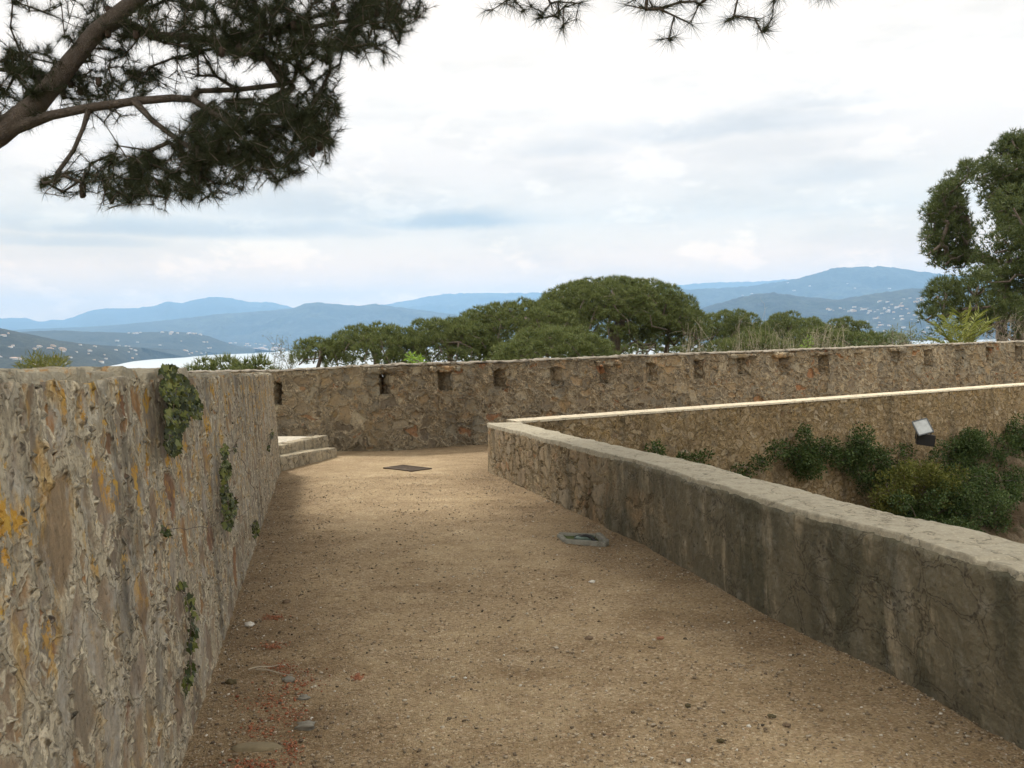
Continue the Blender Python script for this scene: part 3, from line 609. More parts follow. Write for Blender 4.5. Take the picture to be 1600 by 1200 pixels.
# ------------------------------------------------------------------ terrain outside, moat and bank
def terr_z(x, y):
    p = np.stack([x, y], -1); sb = (p - BW0) @ BWn; sl_ = (p - LW0) @ LWn
    r = np.sqrt(x ** 2 + y ** 2); z = -1.0 - .052 * np.maximum(r - 8, 0) - 1.5 * (r < 8)
    moat = (x > Ra + Rb * np.minimum(y, 13.6)) & (sl_ < .3) & (x < 40) & (y > -12); z = np.where(moat, -5.2, z)
    under = (sb < .9) & ~moat & (y > -6) & (x > La + Lb * np.minimum(y, 13.5) - .75 - np.where(y > 13, 4.5, 0)) & (x < 32); z = np.where(under, -5.4, z)
    return np.maximum(z, -60)
rr = np.concatenate([np.arange(0, 45, .8), np.geomspace(45, 2600, 70)]); g = np.concatenate([-rr[::-1], rr[1:]])
X, Y = np.meshgrid(g, g, indexing='ij'); Z = terr_z(X, Y); 
Z = Z + (np.maximum(0, np.hypot(X, Y) - 40) * .012) * fbm(np.stack([X.ravel() * .01, Y.ravel() * .01, X.ravel() * 0], 1)).reshape(X.shape)
m_ter, k = new_mat('scrubby_hillside'); p = k.add('ShaderNodeTexCoord').outputs['Object']
finish(m_ter, k, k.mix(k.noise(p, .4, 8, .7), (.05, .075, .025), (.17, .14, .08)), .95, bump=(k.noise(p, 2, 8, .7), .3))
tag(mesh_obj('terrain', np.stack([X, Y, Z], -1).reshape(-1, 3), grid_faces(len(g), len(g)), m_ter, smooth=True), kind='structure')
# rocky bank at the foot of the retaining wall
m_bank, k = new_mat('rocky_earth'); p = k.add('ShaderNodeTexCoord').outputs['Object']
nb = k.noise(p, 1.6, 8, .65); vb = k.voro(k.scale(p, (1, 1, 1)), 2.4, 'DISTANCE_TO_EDGE').outputs['Distance']; nf_ = k.noise(p, 14, 8, .7)
colb = k.mix(k.step(nb, .35, .65), (.14, .095, .055), (.30, .235, .155)); colb = k.mix(k.step(nf_, .5, .7, 0, .6), colb, (.10, .09, .045))
colb = k.mix(k.step(k.noise(p, 3.5, 5), .55, .65, 0, .5), colb, (.07, .09, .03))
hb = k.math('ADD', k.math('MULTIPLY', nb, 1.6), k.math('ADD', k.math('MULTIPLY', k.math('MINIMUM', vb, .25), 1.4), k.math('MULTIPLY', nf_, .35)))
finish(m_bank, k, colb, .95, disp=hb, amp=.38, bump=(nf_, .25))
tu = np.arange(2, 24, .09); sv = np.linspace(0, 1, 70); V = []
for t in tu:
    topz_ = np.interp(t, [2, 5, 8, 10.5, 13, 16, 24], [-3.6, -3.0, -2.2, -1.6, -1.0, -.7, -.5])
    for s in sv:
        q = LW0 + LWd * t - LWn * (-.1 + 6.2 * s); V.append((q[0], q[1], topz_ - 4.2 * s ** .85 - .25))
tag(mesh_obj('rocky_bank', np.array(V), grid_faces(len(tu), len(sv))[:, ::-1], m_bank, smooth=True), kind='structure')

# ------------------------------------------------------------------ sea and distant land
SEA = -45.0
m_sea, k = new_mat('sea_water'); p = k.add('ShaderNodeTexCoord').outputs['Object']
nn = k.noise(k.scale(p, (1, 1, 1)), .02, 6, .6)
b = finish(m_sea, k, (.30, .33, .35), .42, bump=(nn, 2.0), spec=.3)
gx = np.linspace(-17500, 17500, 30); gy = np.linspace(-2500, 20000, 30); X, Y = np.meshgrid(gx, gy, indexing='ij')
tag(mesh_obj('sea', np.stack([X, Y, X * 0 + SEA], -1).reshape(-1, 3), grid_faces(30, 30), m_sea), kind='structure')
def hill_mat(name, a, b, s):
    m, k = new_mat(name); p = k.add('ShaderNodeTexCoord').outputs['Object']
    n = k.noise(p, s, 5, .7); n2 = k.noise(p, s * 14, 5, .75)
    c = k.mix(k.step(n, .4, .62), a, b); c = k.mix(k.step(n2, .45, .53, 0, .9), c, tuple(x * .3 for x in a)); finish(m, k, c, .95, bump=(n2, 14)); return m
M_hill = hill_mat('forested_hill', (.012, .018, .010), (.038, .045, .026), .0012); M_hilln = hill_mat('wooded_headland', (.010, .018, .007), (.045, .052, .024), .008)
LAND = {}
def land(name, ridge, foot, back, mat, px_step=4, nrow=26, rough=.16, seed=0):
    """ridge: (px, py, distance km); foot: (px, distance km) where the slope meets sea level"""
    ridge = np.array(ridge, float); foot = np.array(foot, float); pxs = np.arange(ridge[0, 0], ridge[-1, 0] + .1, px_step); V = []; W = []
    for px in pxs:
        py = np.interp(px, ridge[:, 0], ridge[:, 1]); Dr = np.interp(px, ridge[:, 0], ridge[:, 2]) * 1000; Df = np.interp(px, foot[:, 0], foot[:, 1]) * 1000
        a = at(px, py, Dr); b0 = at(px, py, Df); row = []
        for s in np.linspace(0, 1, nrow):
            x = b0[0] + (a[0] - b0[0]) * s; y = b0[1] + (a[1] - b0[1]) * s; hh = s ** .8 if s < 1 else 1
            n = mnoise.fractal(Vector((x / (Dr * .05) + seed, y / (Dr * .05), seed)), .8, 2.1, 6)
            z = SEA - 2 + (a[2] - SEA + 2) * (hh + n * rough * math.sin(math.pi * min(s, 1)) ) + (a[2] - SEA) * .018 * mnoise.fractal(Vector((x / (Dr * .006), y / (Dr * .006), seed + 5)), .9, 2.1, 3) * s
            row.append((x, y, z))
        for s in (.3, .7, 1.0):
            row.append((a[0], a[1] + back * 1000 * s, SEA - 2 + (a[2] - SEA + 2) * (1 - s)))
        W.append(row[:nrow]); V += row
    LAND[name] = (pxs, np.array(W)); nv = nrow + 3
    ob = mesh_obj('hills', np.array(V), grid_faces(len(pxs), nv)[:, ::-1], mat, smooth=True); return tag(ob, kind='structure')
E = -300, 1950
land('farA', [(-500, 505, 17), (-200, 500, 17), (0, 497, 17), (40, 497, 17), (62, 503, 17), (82, 499, 17), (100, 500, 17), (120, 493, 16.5), (140, 486, 16), (165, 481, 16), (200, 482, 16), (240, 478, 16), (262, 471, 16), (285, 474, 16), (310, 467, 16), (340, 464, 16), (365, 466, 16), (390, 472, 16), (420, 472, 16), (445, 477, 16), (465, 484, 16), (520, 482, 17), (600, 476, 17), (650, 467, 17), (690, 460, 17), (730, 458, 17), (790, 458, 17), (850, 457, 17), (950, 455, 17), (1045, 447, 17), (1110, 441, 17), (1180, 440, 17), (1240, 436, 17), (1300, 440, 17), (1600, 450, 17), (2100, 470, 17)], [(-500, 12), (2100, 12)], 3, M_hill, seed=1)
land('midA', [(-500, 520, 9.6), (0, 516, 9.6), (130, 511, 9.6), (200, 506, 9.6), (260, 500, 9.6), (340, 491, 9.6), (420, 485, 9.6), (455, 482, 9.6), (475, 475, 9.6), (495, 472, 9.6), (520, 475, 9.6), (560, 478, 9.6), (585, 475, 9.6), (640, 482, 9.6), (700, 490, 9.6), (760, 494, 9.6), (840, 480, 9.6), (1000, 470, 9.6), (1060, 453, 9.9), (1140, 449, 9.9), (1180, 446, 9.9), (1210, 441, 9.9), (1265, 431, 9.9), (1285, 424, 9.9), (1300, 419, 9.9), (1340, 417, 9.9), (1385, 416, 9.9), (1420, 422, 9.9), (1470, 428, 9.9), (1600, 440, 9.9), (2100, 470, 9.9)], [(-500, 8.3), (2100, 8.0)], 1.6, M_hill, seed=4)
land('rightC', [(1040, 515, 5.4), (1100, 480, 5.4), (1150, 466, 5.4), (1180, 459, 5.4), (1210, 457, 5.4), (1250, 463, 5.4), (1310, 468, 5.4), (1360, 460, 5.4), (1420, 451, 5.4), (1450, 450, 5.4), (1600, 446, 5.4), (2100, 470, 5.4)], [(1040, 4.9), (1300, 4.3), (2100, 4.3)], .8, M_hill, px_step=3, seed=9)
land('plain', [(-300, 533, 7.5), (0, 534, 7.5), (200, 536, 7.5), (300, 538, 7.5), (340, 536, 7.5), (380, 535, 7.5), (440, 536, 7.5), (520, 537, 7.5), (700, 535, 7.5), (1100, 527, 7.8)], [(-300, 5), (330, 5.6), (335, 6.2), (441, 6.6), (700, 6.7), (1100, 6.8)], .8, M_hilln, px_step=4, seed=12)
land('midheadland', [(-400, 520, 5.2), (0, 521, 5.2), (60, 517, 5.2), (100, 516, 5.2), (130, 518, 5.2), (200, 520, 5.2), (260, 518, 5.2), (300, 520, 5.2), (325, 525, 5.2), (350, 534, 5.2), (370, 540, 5.3), (400, 545, 5.3)], [(-400, 3.8), (250, 4.4), (330, 4.8), (400, 5.1)], .6, M_hilln, px_step=3, seed=15)
land('headland', [(-500, 492, 2.7), (-200, 503, 2.7), (0, 512, 2.7), (20, 517, 2.7), (60, 525, 2.7), (90, 531, 2.8), (130, 537, 2.9), (170, 540, 3.1), (220, 543, 3.4), (270, 546, 4.2), (315, 549, 4.6), (335, 550, 5.2)], [(-500, 1.5), (100, 1.8), (150, 2.05), (183, 2.5), (205, 3.0), (270, 3.9), (315, 4.3), (335, 5.0)], .5, M_hilln, px_step=3, seed=20)

# houses: a wall body with pitched roof, tiny in the picture
def white(name, c): return flat_mat(name, c, .8, var=.08, sc_=.2)
M_hw = [white('white_render', (.66, .64, .60)), white('cream_render', (.60, .53, .43)), white('ochre_render', (.66, .50, .36))]; M_roof = white('tiled_roof', (.40, .26, .19))
M_win = white('dark_window', (.06, .07, .08))
def house_mesh(i, L, W_, H, wing):
    V = []; Fq = []; T = []; mi = []
    def box(x0, x1, y0, y1, z0, z1, roof=1.6, m=0):
        o = len(V); V.extend([(x0, y0, z0), (x1, y0, z0), (x1, y1, z0), (x0, y1, z0), (x0, y0, z1), (x1, y0, z1), (x1, y1, z1), (x0, y1, z1)])
        Fq.extend([(o, o + 1, o + 5, o + 4), (o + 1, o + 2, o + 6, o + 5), (o + 2, o + 3, o + 7, o + 6), (o + 3, o, o + 4, o + 7)]); mi.extend([m] * 4)
        if roof:
            q = len(V); e = .6; cy = (y0 + y1) / 2; i_ = (x1 - x0) * .2
            V.extend([(x0 - e, y0 - e, z1), (x1 + e, y0 - e, z1), (x1 + e, y1 + e, z1), (x0 - e, y1 + e, z1), (x0 + i_, cy, z1 + roof), (x1 - i_, cy, z1 + roof)])
            Fq.extend([(q, q + 1, q + 5, q + 4), (q + 2, q + 3, q + 4, q + 5), (q + 1, q + 2, q + 5, q + 5), (q + 3, q, q + 4, q + 4)]); mi.extend([1] * 4)
    box(-L / 2, L / 2, -W_ / 2, W_ / 2, -3, H); 
    if wing: box(L / 2 + .02, L / 2 + wing, -W_ / 3, W_ / 3, -3, H * .6, 1.2)
    for f in range(int(H / 2.8)):
        for x in np.arange(-L / 2 + 1.5, L / 2 - 1, 3.2):
            o = len(V); z = .9 + f * 2.8; V.extend([(x, -W_ / 2 - .05, z), (x + 1.2, -W_ / 2 - .05, z), (x + 1.2, -W_ / 2 - .05, z + 1.4), (x, -W_ / 2 - .05, z + 1.4)]); Fq.append((o, o + 1, o + 2, o + 3)); mi.append(2)
    quads = [f for f in Fq if len(set(f)) == 4]; tris = [(f[0], f[1], f[2]) for f in Fq if len(set(f)) == 3]
    mq = [m for f, m in zip(Fq, mi) if len(set(f)) == 4] + [m for f, m in zip(Fq, mi) if len(set(f)) == 3]
    ob = mesh_obj('house', np.array(V, float), [np.array(quads), np.array(tris)], [M_hw[i % 3], M_roof, M_win], mat_idx=mq); return ob
protos = [house_mesh(0, 16, 10, 6, 5), house_mesh(0, 24, 11, 6, 0), house_mesh(1, 14, 10, 6, 0), house_mesh(2, 20, 12, 9, 7), house_mesh(0, 34, 13, 9, 0)]
used = set(); NH = 0
def put_house(kind, loc, s, lab, grp):
    global NH; NH += 1
    o = protos[kind]
    if kind in used: o = o.copy(); C.objects.link(o)
    used.add(kind); o.location = loc; o.scale = (s, s, s); o.rotation_euler = (0, 0, random.uniform(-.7, .7)); tag(o, lab, 'house', grp)
def sprinkle(layer, px0, px1, s0, s1, n, kinds, scale, lab, grp, lift=0.5):
    pxs, W = LAND[layer]
    for _ in range(n):
        px = random.uniform(px0, px1); i = int(np.clip(np.searchsorted(pxs, px), 1, len(pxs) - 1)); s = random.uniform(s0, s1) * (W.shape[1] - 1); j = int(s)
        p = W[i, min(j, W.shape[1] - 1)] + (W[i, min(j + 1, W.shape[1] - 1)] - W[i, min(j, W.shape[1] - 1)]) * (s - j); p = p + (W[i - 1, j] - W[i, j]) * random.random()
        put_house(random.choice(kinds), Vector(p) + Vector((0, 0, lift)), random.uniform(*scale), lab, grp)
sprinkle('headland', -20, 330, .08, .9, 62, [0, 1, 2, 0, 3], (.3, .6), 'pale villa among the trees on the headland across the bay', 'villas on the headland')
sprinkle('plain', 265, 445, .03, .22, 80, [0, 1, 3, 4, 4, 1], (.7, 1.5), 'white building in the beach town on the far shore', 'beach town buildings')
sprinkle('plain', 340, 440, .5, .95, 16, [1, 3, 0], (.6, 1.1), 'pale building on the plain behind the beach town', 'buildings behind the beach town')
sprinkle('midheadland', 200, 330, .82, .99, 14, [1, 0, 2], (.6, 1.1), 'ochre house along the crest of the wooded hill across the bay', 'hill crest houses')
sprinkle('midheadland', 150, 340, .25, .6, 12, [1, 0, 2], (.5, .9), 'small house low on the wooded hill across the bay', 'houses low on the wooded hill')
sprinkle('rightC', 1290, 1475, .04, .72, 120, [0, 1, 3, 0, 1, 2], (.45, .95), 'white building in the hillside town at right across the bay', 'hillside town buildings')
sprinkle('midA', 1060, 1420, .55, .9, 14, [1, 4], (.8, 1.3), 'tiny pale house high on the far blue mountain', 'mountain houses')
print('houses', NH)

# ------------------------------------------------------------------ pines
def lump_foliage(L, per, tl, tw, nn, spread=.45, up=.25, low=.7):
    """L (n,4) lumps -> needle tufts over the lumps"""
    cs = []; ds = []
    for x, y, z, r in L:
        n = int(per * r * r); v = unit(rng.normal(0, 1, (n, 3)) + np.array([0, 0, .35])); v = v[(v[:, 2] > -low)]
        v = v * (rng.uniform(.8, 1.0, (len(v), 1)) ** .7); cs.append(np.array([x, y, z]) + v * r * np.array([1, 1, .82])); ds.append(unit(v + np.array([0, 0, up])))
    return needles(np.concatenate(cs), np.concatenate(ds), nn, tl, tw, spread)
def pine(name, label, lumps, base, trunk_top, mat=M_pine, bark=M_barkf, per=430, tl=.2, tw=.032, nn=6, r0=.035, group='stone pines beyond the wall', cat='tree', up=.5, spread=.5, low=.28):
    root = thing(name, label, cat, group); L = np.array(lumps)
    V, Fq = lump_foliage(L, per, tl, tw, nn, spread, up, low); mesh_obj('crown', V, Fq, mat, root)
    base = np.array(base, float); tt_ = np.array(trunk_top, float); n = 10; nodes = [base + (tt_ - base) * i / n + np.array([.12 * math.sin(i * .8), .1 * math.cos(i), 0]) for i in range(n + 1)]; par = [-1] + list(range(n))
    tg = L[:, :3] - np.array([0, 0, .25]) * L[:, 3:4]; N_, P_, tips, td = colonize(np.array(nodes), par, tg, .55, .35, .05)
    rad = pipe_radii(P_, r0, 2.1); rad = np.minimum(rad, .32); V, Fq = tubes(N_, P_, rad, 6); mesh_obj('trunk', V, Fq, bark, root, smooth=True)
    settle(root, base); return root
def dome(px, py, hw, bot, D, n, r=(.55, 1.0), thick=.36, seed=None):
    """lumps over an umbrella crown: centre pixel px, top py, half width hw px, underside bot, at distance D"""
    c = at(px, bot, D); top = at(px, py, D); H = top[2] - c[2]; W_ = hw * D / F; out = []; att = 0
    while len(out) < n and att < n * 60:
        att += 1; a = random.uniform(0, 2 * math.pi); rr_ = math.sqrt(random.random()); x = rr_ * math.cos(a); y = rr_ * math.sin(a); zt_ = math.sqrt(max(0, 1 - rr_ ** 2)) ** .75
        s = zt_ - random.random() ** 1.6 * thick * (1.2 if rr_ < .8 else .6); rad = random.uniform(*r); p = (c[0] + x * W_, c[1] + y * W_ * .85, c[2] + H * s - rad * .55)
        if all((p[0] - q[0]) ** 2 + (p[1] - q[1]) ** 2 + (1.3 * (p[2] - q[2])) ** 2 > (.66 * (rad + q[3])) ** 2 for q in out): out.append((*p, rad))
    return out
def gz(x, y): return float(terr_z(np.array([x]), np.array([y]))[0])
def stone_pine(label, px, py, hw, bot, D, n, tx=0, group='stone pines beyond the wall', **kw):
    L = dome(px, py, hw, bot, D, n, kw.pop('r', (.38, .85)), kw.pop('thick', .36)); b = at(px + tx, bot + 40, D); base = (b[0], b[1], gz(b[0], b[1]) - .1); tt_ = at(px, bot + 2, D); return pine('stone_pine', label, L, base, tt_, group=group, **kw)
stone_pine('largest domed stone pine with visible limbs, tallest crown behind the wall', 955, 436, 132, 516, 50, 240, tx=30, thick=.4)
stone_pine('dark shaded pine standing behind the trunks of the tallest domed pine', 1000, 500, 110, 590, 64, 60)
stone_pine('stone pine crown joined to the right flank of the tallest domed pine', 1040, 460, 56, 530, 53, 40, tx=-10)
stone_pine('broad stone pine sloping down to the left of the tallest domed pine', 812, 470, 108, 545, 47, 120)
stone_pine('rounded stone pine midway along the row, above the third loophole', 700, 498, 80, 560, 45, 80)
stone_pine('open stone pine with sky showing between its limbs, near the left of the row', 585, 509, 72, 556, 44, 60, thick=.3)
stone_pine('small leaning stone pine at the left end of the row', 497, 527, 36, 560, 43, 20, tx=-30, r=(.35, .6))
stone_pine('low pale green stone pine in front of the tallest one', 868, 512, 92, 575, 38, 85)
stone_pine('low stone pine just right of the tallest domed pine', 1140, 486, 62, 550, 56, 55)
stone_pine('flat topped stone pine with dry stems in front, right of centre', 1238, 489, 72, 555, 58, 75)
stone_pine('darker flat topped stone pine left of the gap with the far town', 1318, 498, 48, 560, 60, 44)
stone_pine('lowest stone pine at the right end of the row beside the gap', 1378, 518, 42, 565, 55, 36)
stone_pine('low stone pine behind the bright green sprig, under the flat topped pines', 1290, 512, 85, 590, 50, 70)
stone_pine('low stone pine filling below the flat topped pines', 1180, 520, 70, 590, 42, 60)
stone_pine('small pine top peeping over the left wall beside the bay', 345, 561, 45, 600, 27, 26, group='pine tops over the left wall', r=(.3, .55))
stone_pine('rounded low pine top over the corner of the left wall', 405, 560, 30, 595, 25, 20, group='pine tops over the left wall', r=(.25, .45))
def blobs(L, D, dd=1.5, r=(.3, .5), dens=1.0):
    out = []
    for px, py, rx, ry in L:
        rm = sum(r) / 2; A_ = math.pi * (rx * D / F) * (ry * D / F); n = max(3, int(A_ / (rm * rm) * .9 * dens))
        for _ in range(n):
            a = random.uniform(0, 2 * math.pi); q = math.sqrt(random.random()); p = at(px + rx * q * math.cos(a), py + ry * q * math.sin(a), D + random.uniform(-dd, dd)); out.append((*p, random.uniform(*r)))
    return out
def tree_at(name, label, L, bpx, D, tpx, tpy, **kw):
    b = at(bpx, 560, D); t = at(tpx, tpy, D); return pine(name, label, L, (b[0], b[1], gz(b[0], b[1])), t, **kw)
tree_at('aleppo_pine', 'loose feathery pine leaning left at the right edge, sky showing through', blobs([(1490, 300, 22, 18), (1478, 335, 34, 26), (1488, 362, 32, 26), (1460, 375, 20, 22), (1480, 398, 36, 20), (1505, 275, 16, 18), (1475, 315, 22, 24), (1508, 402, 18, 14), (1486, 290, 10, 16)], 36, 1.0, (.16, .34), 1.1), 1590, 36, 1560, 420, mat=M_pine2, per=420, tl=.2, tw=.03, spread=.7, group='tall pines at the right', up=1.0, low=1)
tree_at('aleppo_pine', 'tallest feathery pine cut off by the right edge of the photo', blobs([(1550, 285, 30, 32), (1590, 250, 30, 40), (1575, 318, 24, 28), (1600, 300, 40, 40), (1555, 250, 20, 20), (1585, 220, 20, 14), (1640, 260, 40, 60), (1600, 340, 40, 30)], 38, 1.5, (.2, .4), 1.2), 1620, 38, 1610, 400, mat=M_pine2, per=420, tl=.2, tw=.03, spread=.7, group='tall pines at the right', up=1.0, low=1)
tree_at('stone_pine', 'dense dark green rounded pine at the right edge below the feathery pines', blobs([(1590, 350, 38, 40), (1572, 392, 34, 34), (1550, 432, 34, 24), (1600, 430, 50, 50), (1560, 460, 50, 30), (1640, 400, 50, 70), (1600, 490, 50, 40)], 33, 1.6, (.4, .75), 1.1), 1600, 33, 1590, 470, mat=M_pine2, per=260, tl=.2, group='tall pines at the right')
tree_at('stone_pine', 'bushy dark pine standing over the palm near the right edge', blobs([(1482, 456, 22, 20), (1500, 474, 36, 26), (1524, 446, 24, 18), (1470, 480, 18, 28), (1530, 490, 36, 24), (1455, 500, 8, 14), (1580, 490, 40, 24), (1560, 512, 44, 20), (1500, 515, 34, 18), (1610, 515, 30, 20)], 31, 1.2, (.3, .55), 1.2), 1520, 31, 1510, 500, mat=M_pine2, per=260, tl=.2, group='tall pines at the right')

# ------------------------------------------------------------------ the near pine overhead
np_root = thing('pine_tree', 'big near pine with grey branches leaning in from the left, needles against the sky', 'tree')
D0 = 6.5
trunk_px = [(-900, 620, 6.2), (-620, 520, 6.2), (-350, 400, 6.3), (-150, 300, 6.4), (0, 208, 6.5), (60, 160, 6.5), (105, 105, 6.5), (150, 50, 6.5), (225, -10, 6.5), (330, -90, 6.8), (450, -200, 7.3)]
nodes = [at(*p) for p in trunk_px]; nodes[0][2] = gz(nodes[0][0], nodes[0][1]) - .2; par = [-1] + list(range(len(nodes) - 1))
def limb(pts, start):
    prev = start
    for p in pts: nodes.append(at(*p)); par.append(prev); prev = len(nodes) - 1
    return prev
lA = limb([(80, 180, 6.45), (140, 168, 6.4), (210, 158, 6.35), (270, 153, 6.3), (300, 155, 6.25), (330, 175, 6.2), (375, 200, 6.15)], 4)
limb([(310, 142, 6.3), (370, 140, 6.35), (440, 132, 6.5)], len(nodes) - 3)
limb([(240, 190, 6.2), (280, 220, 6.1), (330, 250, 6.0)], len(nodes) - 8)
lB = limb([(190, 33, 6.6), (240, 55, 6.7), (300, 58, 6.8), (350, 66, 6.9), (400, 82, 7.0), (450, 115, 7.1)], 7)
limb([(395, 55, 7.1), (470, 45, 7.3), (560, 30, 7.5)], len(nodes) - 3)
limb([(60, 115, 6.9), (20, 110, 7.2), (-60, 105, 7.5)], 5)
limb([(130, 200, 6.4), (115, 235, 6.35), (90, 270, 6.3)], 12)
# long branch overhead to the right: hanging tips at the top of the photo
top_i = 10
lC = limb([(700, -330, 6.6), (900, -300, 5.6), (1100, -260, 5.0), (1300, -200, 4.8)], top_i)
lD = limb([(860, -120, 5.2), (840, -40, 5.0)], len(nodes) - 3); limb([(1030, -100, 4.8), (1020, -30, 4.7)], len(nodes) - 4)
# canopy limbs high overhead
hub = nodes[top_i]
can = []
for a in range(7):
    ang = -1.2 + a * .52; q = hub.copy(); pr = top_i
    for s in range(1, 6):
        q = q + np.array([math.sin(ang) * 1.9, math.cos(ang) * 1.55, .78 - .06 * s]); nodes.append(q.copy()); par.append(pr); pr = len(nodes) - 1
nodes = np.array(nodes)
FO = [(400, 205, 110, 60, 1.5), (320, 265, 120, 45, 1.3), (235, 275, 90, 45, .9), (480, 165, 58, 38, 1.4), (465, 230, 58, 46, 1.3), (525, 140, 18, 16, .8), (505, 195, 38, 45, 1.1), (110, 290, 50, 22, .6), (250, 300, 100, 28, .8), (180, 260, 60, 26, .4), (420, 270, 50, 30, .9), (335, 215, 80, 45, 1.2), (100, 285, 45, 22, .35), (190, 300, 60, 28, .6), (150, 225, 40, 30, .12), (345, 300, 40, 20, .5), (505, 205, 20, 25, .8),
      (330, 35, 150, 42, 1.3), (430, 55, 120, 45, 1.3), (560, 40, 85, 45, 1.3), (620, 10, 60, 30, 1.2), (580, 80, 45, 22, .9), (480, 95, 60, 36, 1.0), (330, 100, 70, 30, .6), (160, 55, 60, 42, 1.2), (60, 100, 60, 35, 1.2), (30, 160, 50, 45, 1.5), (120, 130, 60, 40, 1.1), (205, 115, 50, 40, 1.1), (170, 165, 50, 30, .7), (20, 80, 30, 30, .4), (255, 130, 45, 30, .5), (450, -40, 250, 50, 1.2), (100, 0, 90, 30, .5), (-80, 140, 80, 80, 1.2)]
tg = []
for px, py, rx, ry, dn in FO:
    n = int(rx * ry * dn * .031)
    for _ in range(n):
        a = random.uniform(0, 2 * math.pi); q = math.sqrt(random.random()); Dd = 6.5 + random.uniform(-.15 if px < 260 and py < 200 else -.9, 1.3) + max(0, (px - 400) / 400); tg.append(at(px + rx * q * math.cos(a), py + ry * q * math.sin(a), Dd))
TP = [(770, 15), (790, 5), (815, 18), (840, 30), (850, 20), (865, 25), (880, 12), (900, 28), (830, 8), (860, 5), (800, -5), (905, 5), (880, 38), (980, 8), (1000, 10), (1020, 12), (1035, 18), (1055, 58), (1045, 60), (1080, 38), (1010, -10), (1060, 5), (1085, 2), (1110, -8), (1140, 30), (1150, 28), (1185, 32), (1200, 45), (1205, 30), (1190, 50), (1130, -10), (1210, 0), (1290, -8), (1270, -15), (1300, -12), (1160, -20)]
tips2 = np.array([at(a + random.uniform(-14, 14) * q_, b + random.uniform(-10, 8) * q_, 4.9 + random.uniform(-.12, .12)) for q_ in (0, 1) for a, b in TP] + [at(random.uniform(760, 1300), random.uniform(-120, -25), 4.9 + random.uniform(-.4, .4)) for _ in range(120)])
tg = np.array(tg); print('near tips', len(tg), len(tips2))
N1, P1, t1, d1 = colonize(nodes, par, tg, .16, .5, .06)
N2, P2, t2, d2 = colonize(N1, list(P1), tips2, .10, .3, -.03)
ctg = []
for _ in range(260):
    x = random.uniform(-8, 7.5); y = random.uniform(3.5, 16.4); h = 8.9 + 1.6 * random.random() + max(0, y - 13) * .25
    ctg.append((x - .15 * y, y, h))
ctg = np.array(ctg); N3, P3, t3, d3 = colonize(N2, list(P2), ctg, .5, .3)
rad = pipe_radii(P3, .0028, 2.25)
man = np.full(len(rad), 9.0); 
rad = np.minimum(rad, .17); 
for i, r_ in enumerate([.17, .14, .12, .10, .085, .074, .066, .060, .055, .05, .045]): rad[i] = r_
for i, r_ in zip(range(11, 18), [.034, .031, .029, .027, .024, .02, .016]): rad[i] = r_
for i in range(18, lC - 3): rad[i] = min(rad[i], .018)
for i in range(lB - 5, lB + 1): rad[i] = max(.012, .034 - .004 * (i - lB + 5))
V, Fq = tubes(N3, P3, rad, 7); mesh_obj('trunk', V, Fq, M_bark, np_root, smooth=True)
allV = []; 
def sprays(Nn, Pp, tips, dirs, n, ln, wd, back=2, spread=.55):
    cs = []; ds = []
    for t, d in zip(tips, dirs):
        j = t; 
        for b_ in range(back + 1):
            cs.append(Nn[j]); ds.append(d)
            if Pp[j] >= 0 and b_ < back:
                cs.append((Nn[j] + Nn[Pp[j]]) / 2); ds.append(d); j = Pp[j]
    return needles(np.array(cs), np.array(ds), n, ln, wd, spread)
va, fa_ = sprays(N1, P1, t1, d1, 13, .08, .0021, 4, .62); vb_, fb_ = sprays(N2, P2, t2, d2, 20, .10, .0020, 1, .55)
vc, fc = lump_foliage(np.concatenate([ctg, np.full((len(ctg), 1), .95)], 1), 190, .26, .10, 5)
V, Fq = join([(va, fa_), (vb_, fb_), (vc, fc)]); print('near needles', len(Fq)); mesh_obj('crown', V, Fq, M_near, np_root)
# cones
M_cone = flat_mat('pine_cone', (.07, .05, .04), .9)
for _ in range(60):
    j = int(random.choice(t1)); c_ = N1[P1[j]] + np.array([0, 0, -.03]); v_, f_ = box_grid(box8(0, 0, 0, 1, 1, 1), (3, 3, 3)); v_ = unit(v_) * np.array([.022, .022, .034]) * (1 + .15 * rng.normal(0, 1, (len(v_), 1))) + c_; mesh_obj('cone', v_, f_, M_cone, np_root, smooth=True)
settle(np_root, nodes[0])

# ------------------------------------------------------------------ bushes, weeds, ivy, palm
def leaf_blob(L, per, ll, lw_, mat, name, label, cat, group=None, stem_base=None, stems=8, stem_mat=None, up=.2):
    root = thing(name, label, cat, group); cs = []; ds = []
    for x, y, z, r in L:
        n = int(per * r * r); v = unit(rng.normal(0, 1, (n, 3))) * rng.uniform(.45, 1.12, (n, 1)); cs.append(np.array([x, y, z]) + v * r * np.array([1, 1, .9])); ds.append(unit(v + np.array([0, 0, up])))
    V, Fq = leaves(np.concatenate(cs), np.concatenate(ds), ll, lw_, .6); mesh_obj('leaves', V, Fq, mat, root)
    L = np.array(L); b = np.array(stem_base if stem_base is not None else (L[:, 0].mean(), L[:, 1].mean(), L[:, 2].min() - .3))
    N_, P_, tp, td = colonize(np.array([b, b + np.array([0, 0, .1])]), [-1, 0], L[:, :3], .15, .4); V, Fq = tubes(N_, P_, pipe_radii(P_, .006, 2.2), 4); mesh_obj('stems', V, Fq, stem_mat or M_barkf, root, smooth=True)
    settle(root, b); return root
def face_pt(px, py, out=.15):     # point on the retaining wall's face (moved out towards the moat)
    d = ray(px, py); q = LW0 - LWn * out; M2 = np.array([[d[0], -LWd[0]], [d[1], -LWd[1]]]); s, t = np.linalg.solve(M2, q); return d * s + np.array([0, 0, EYE])
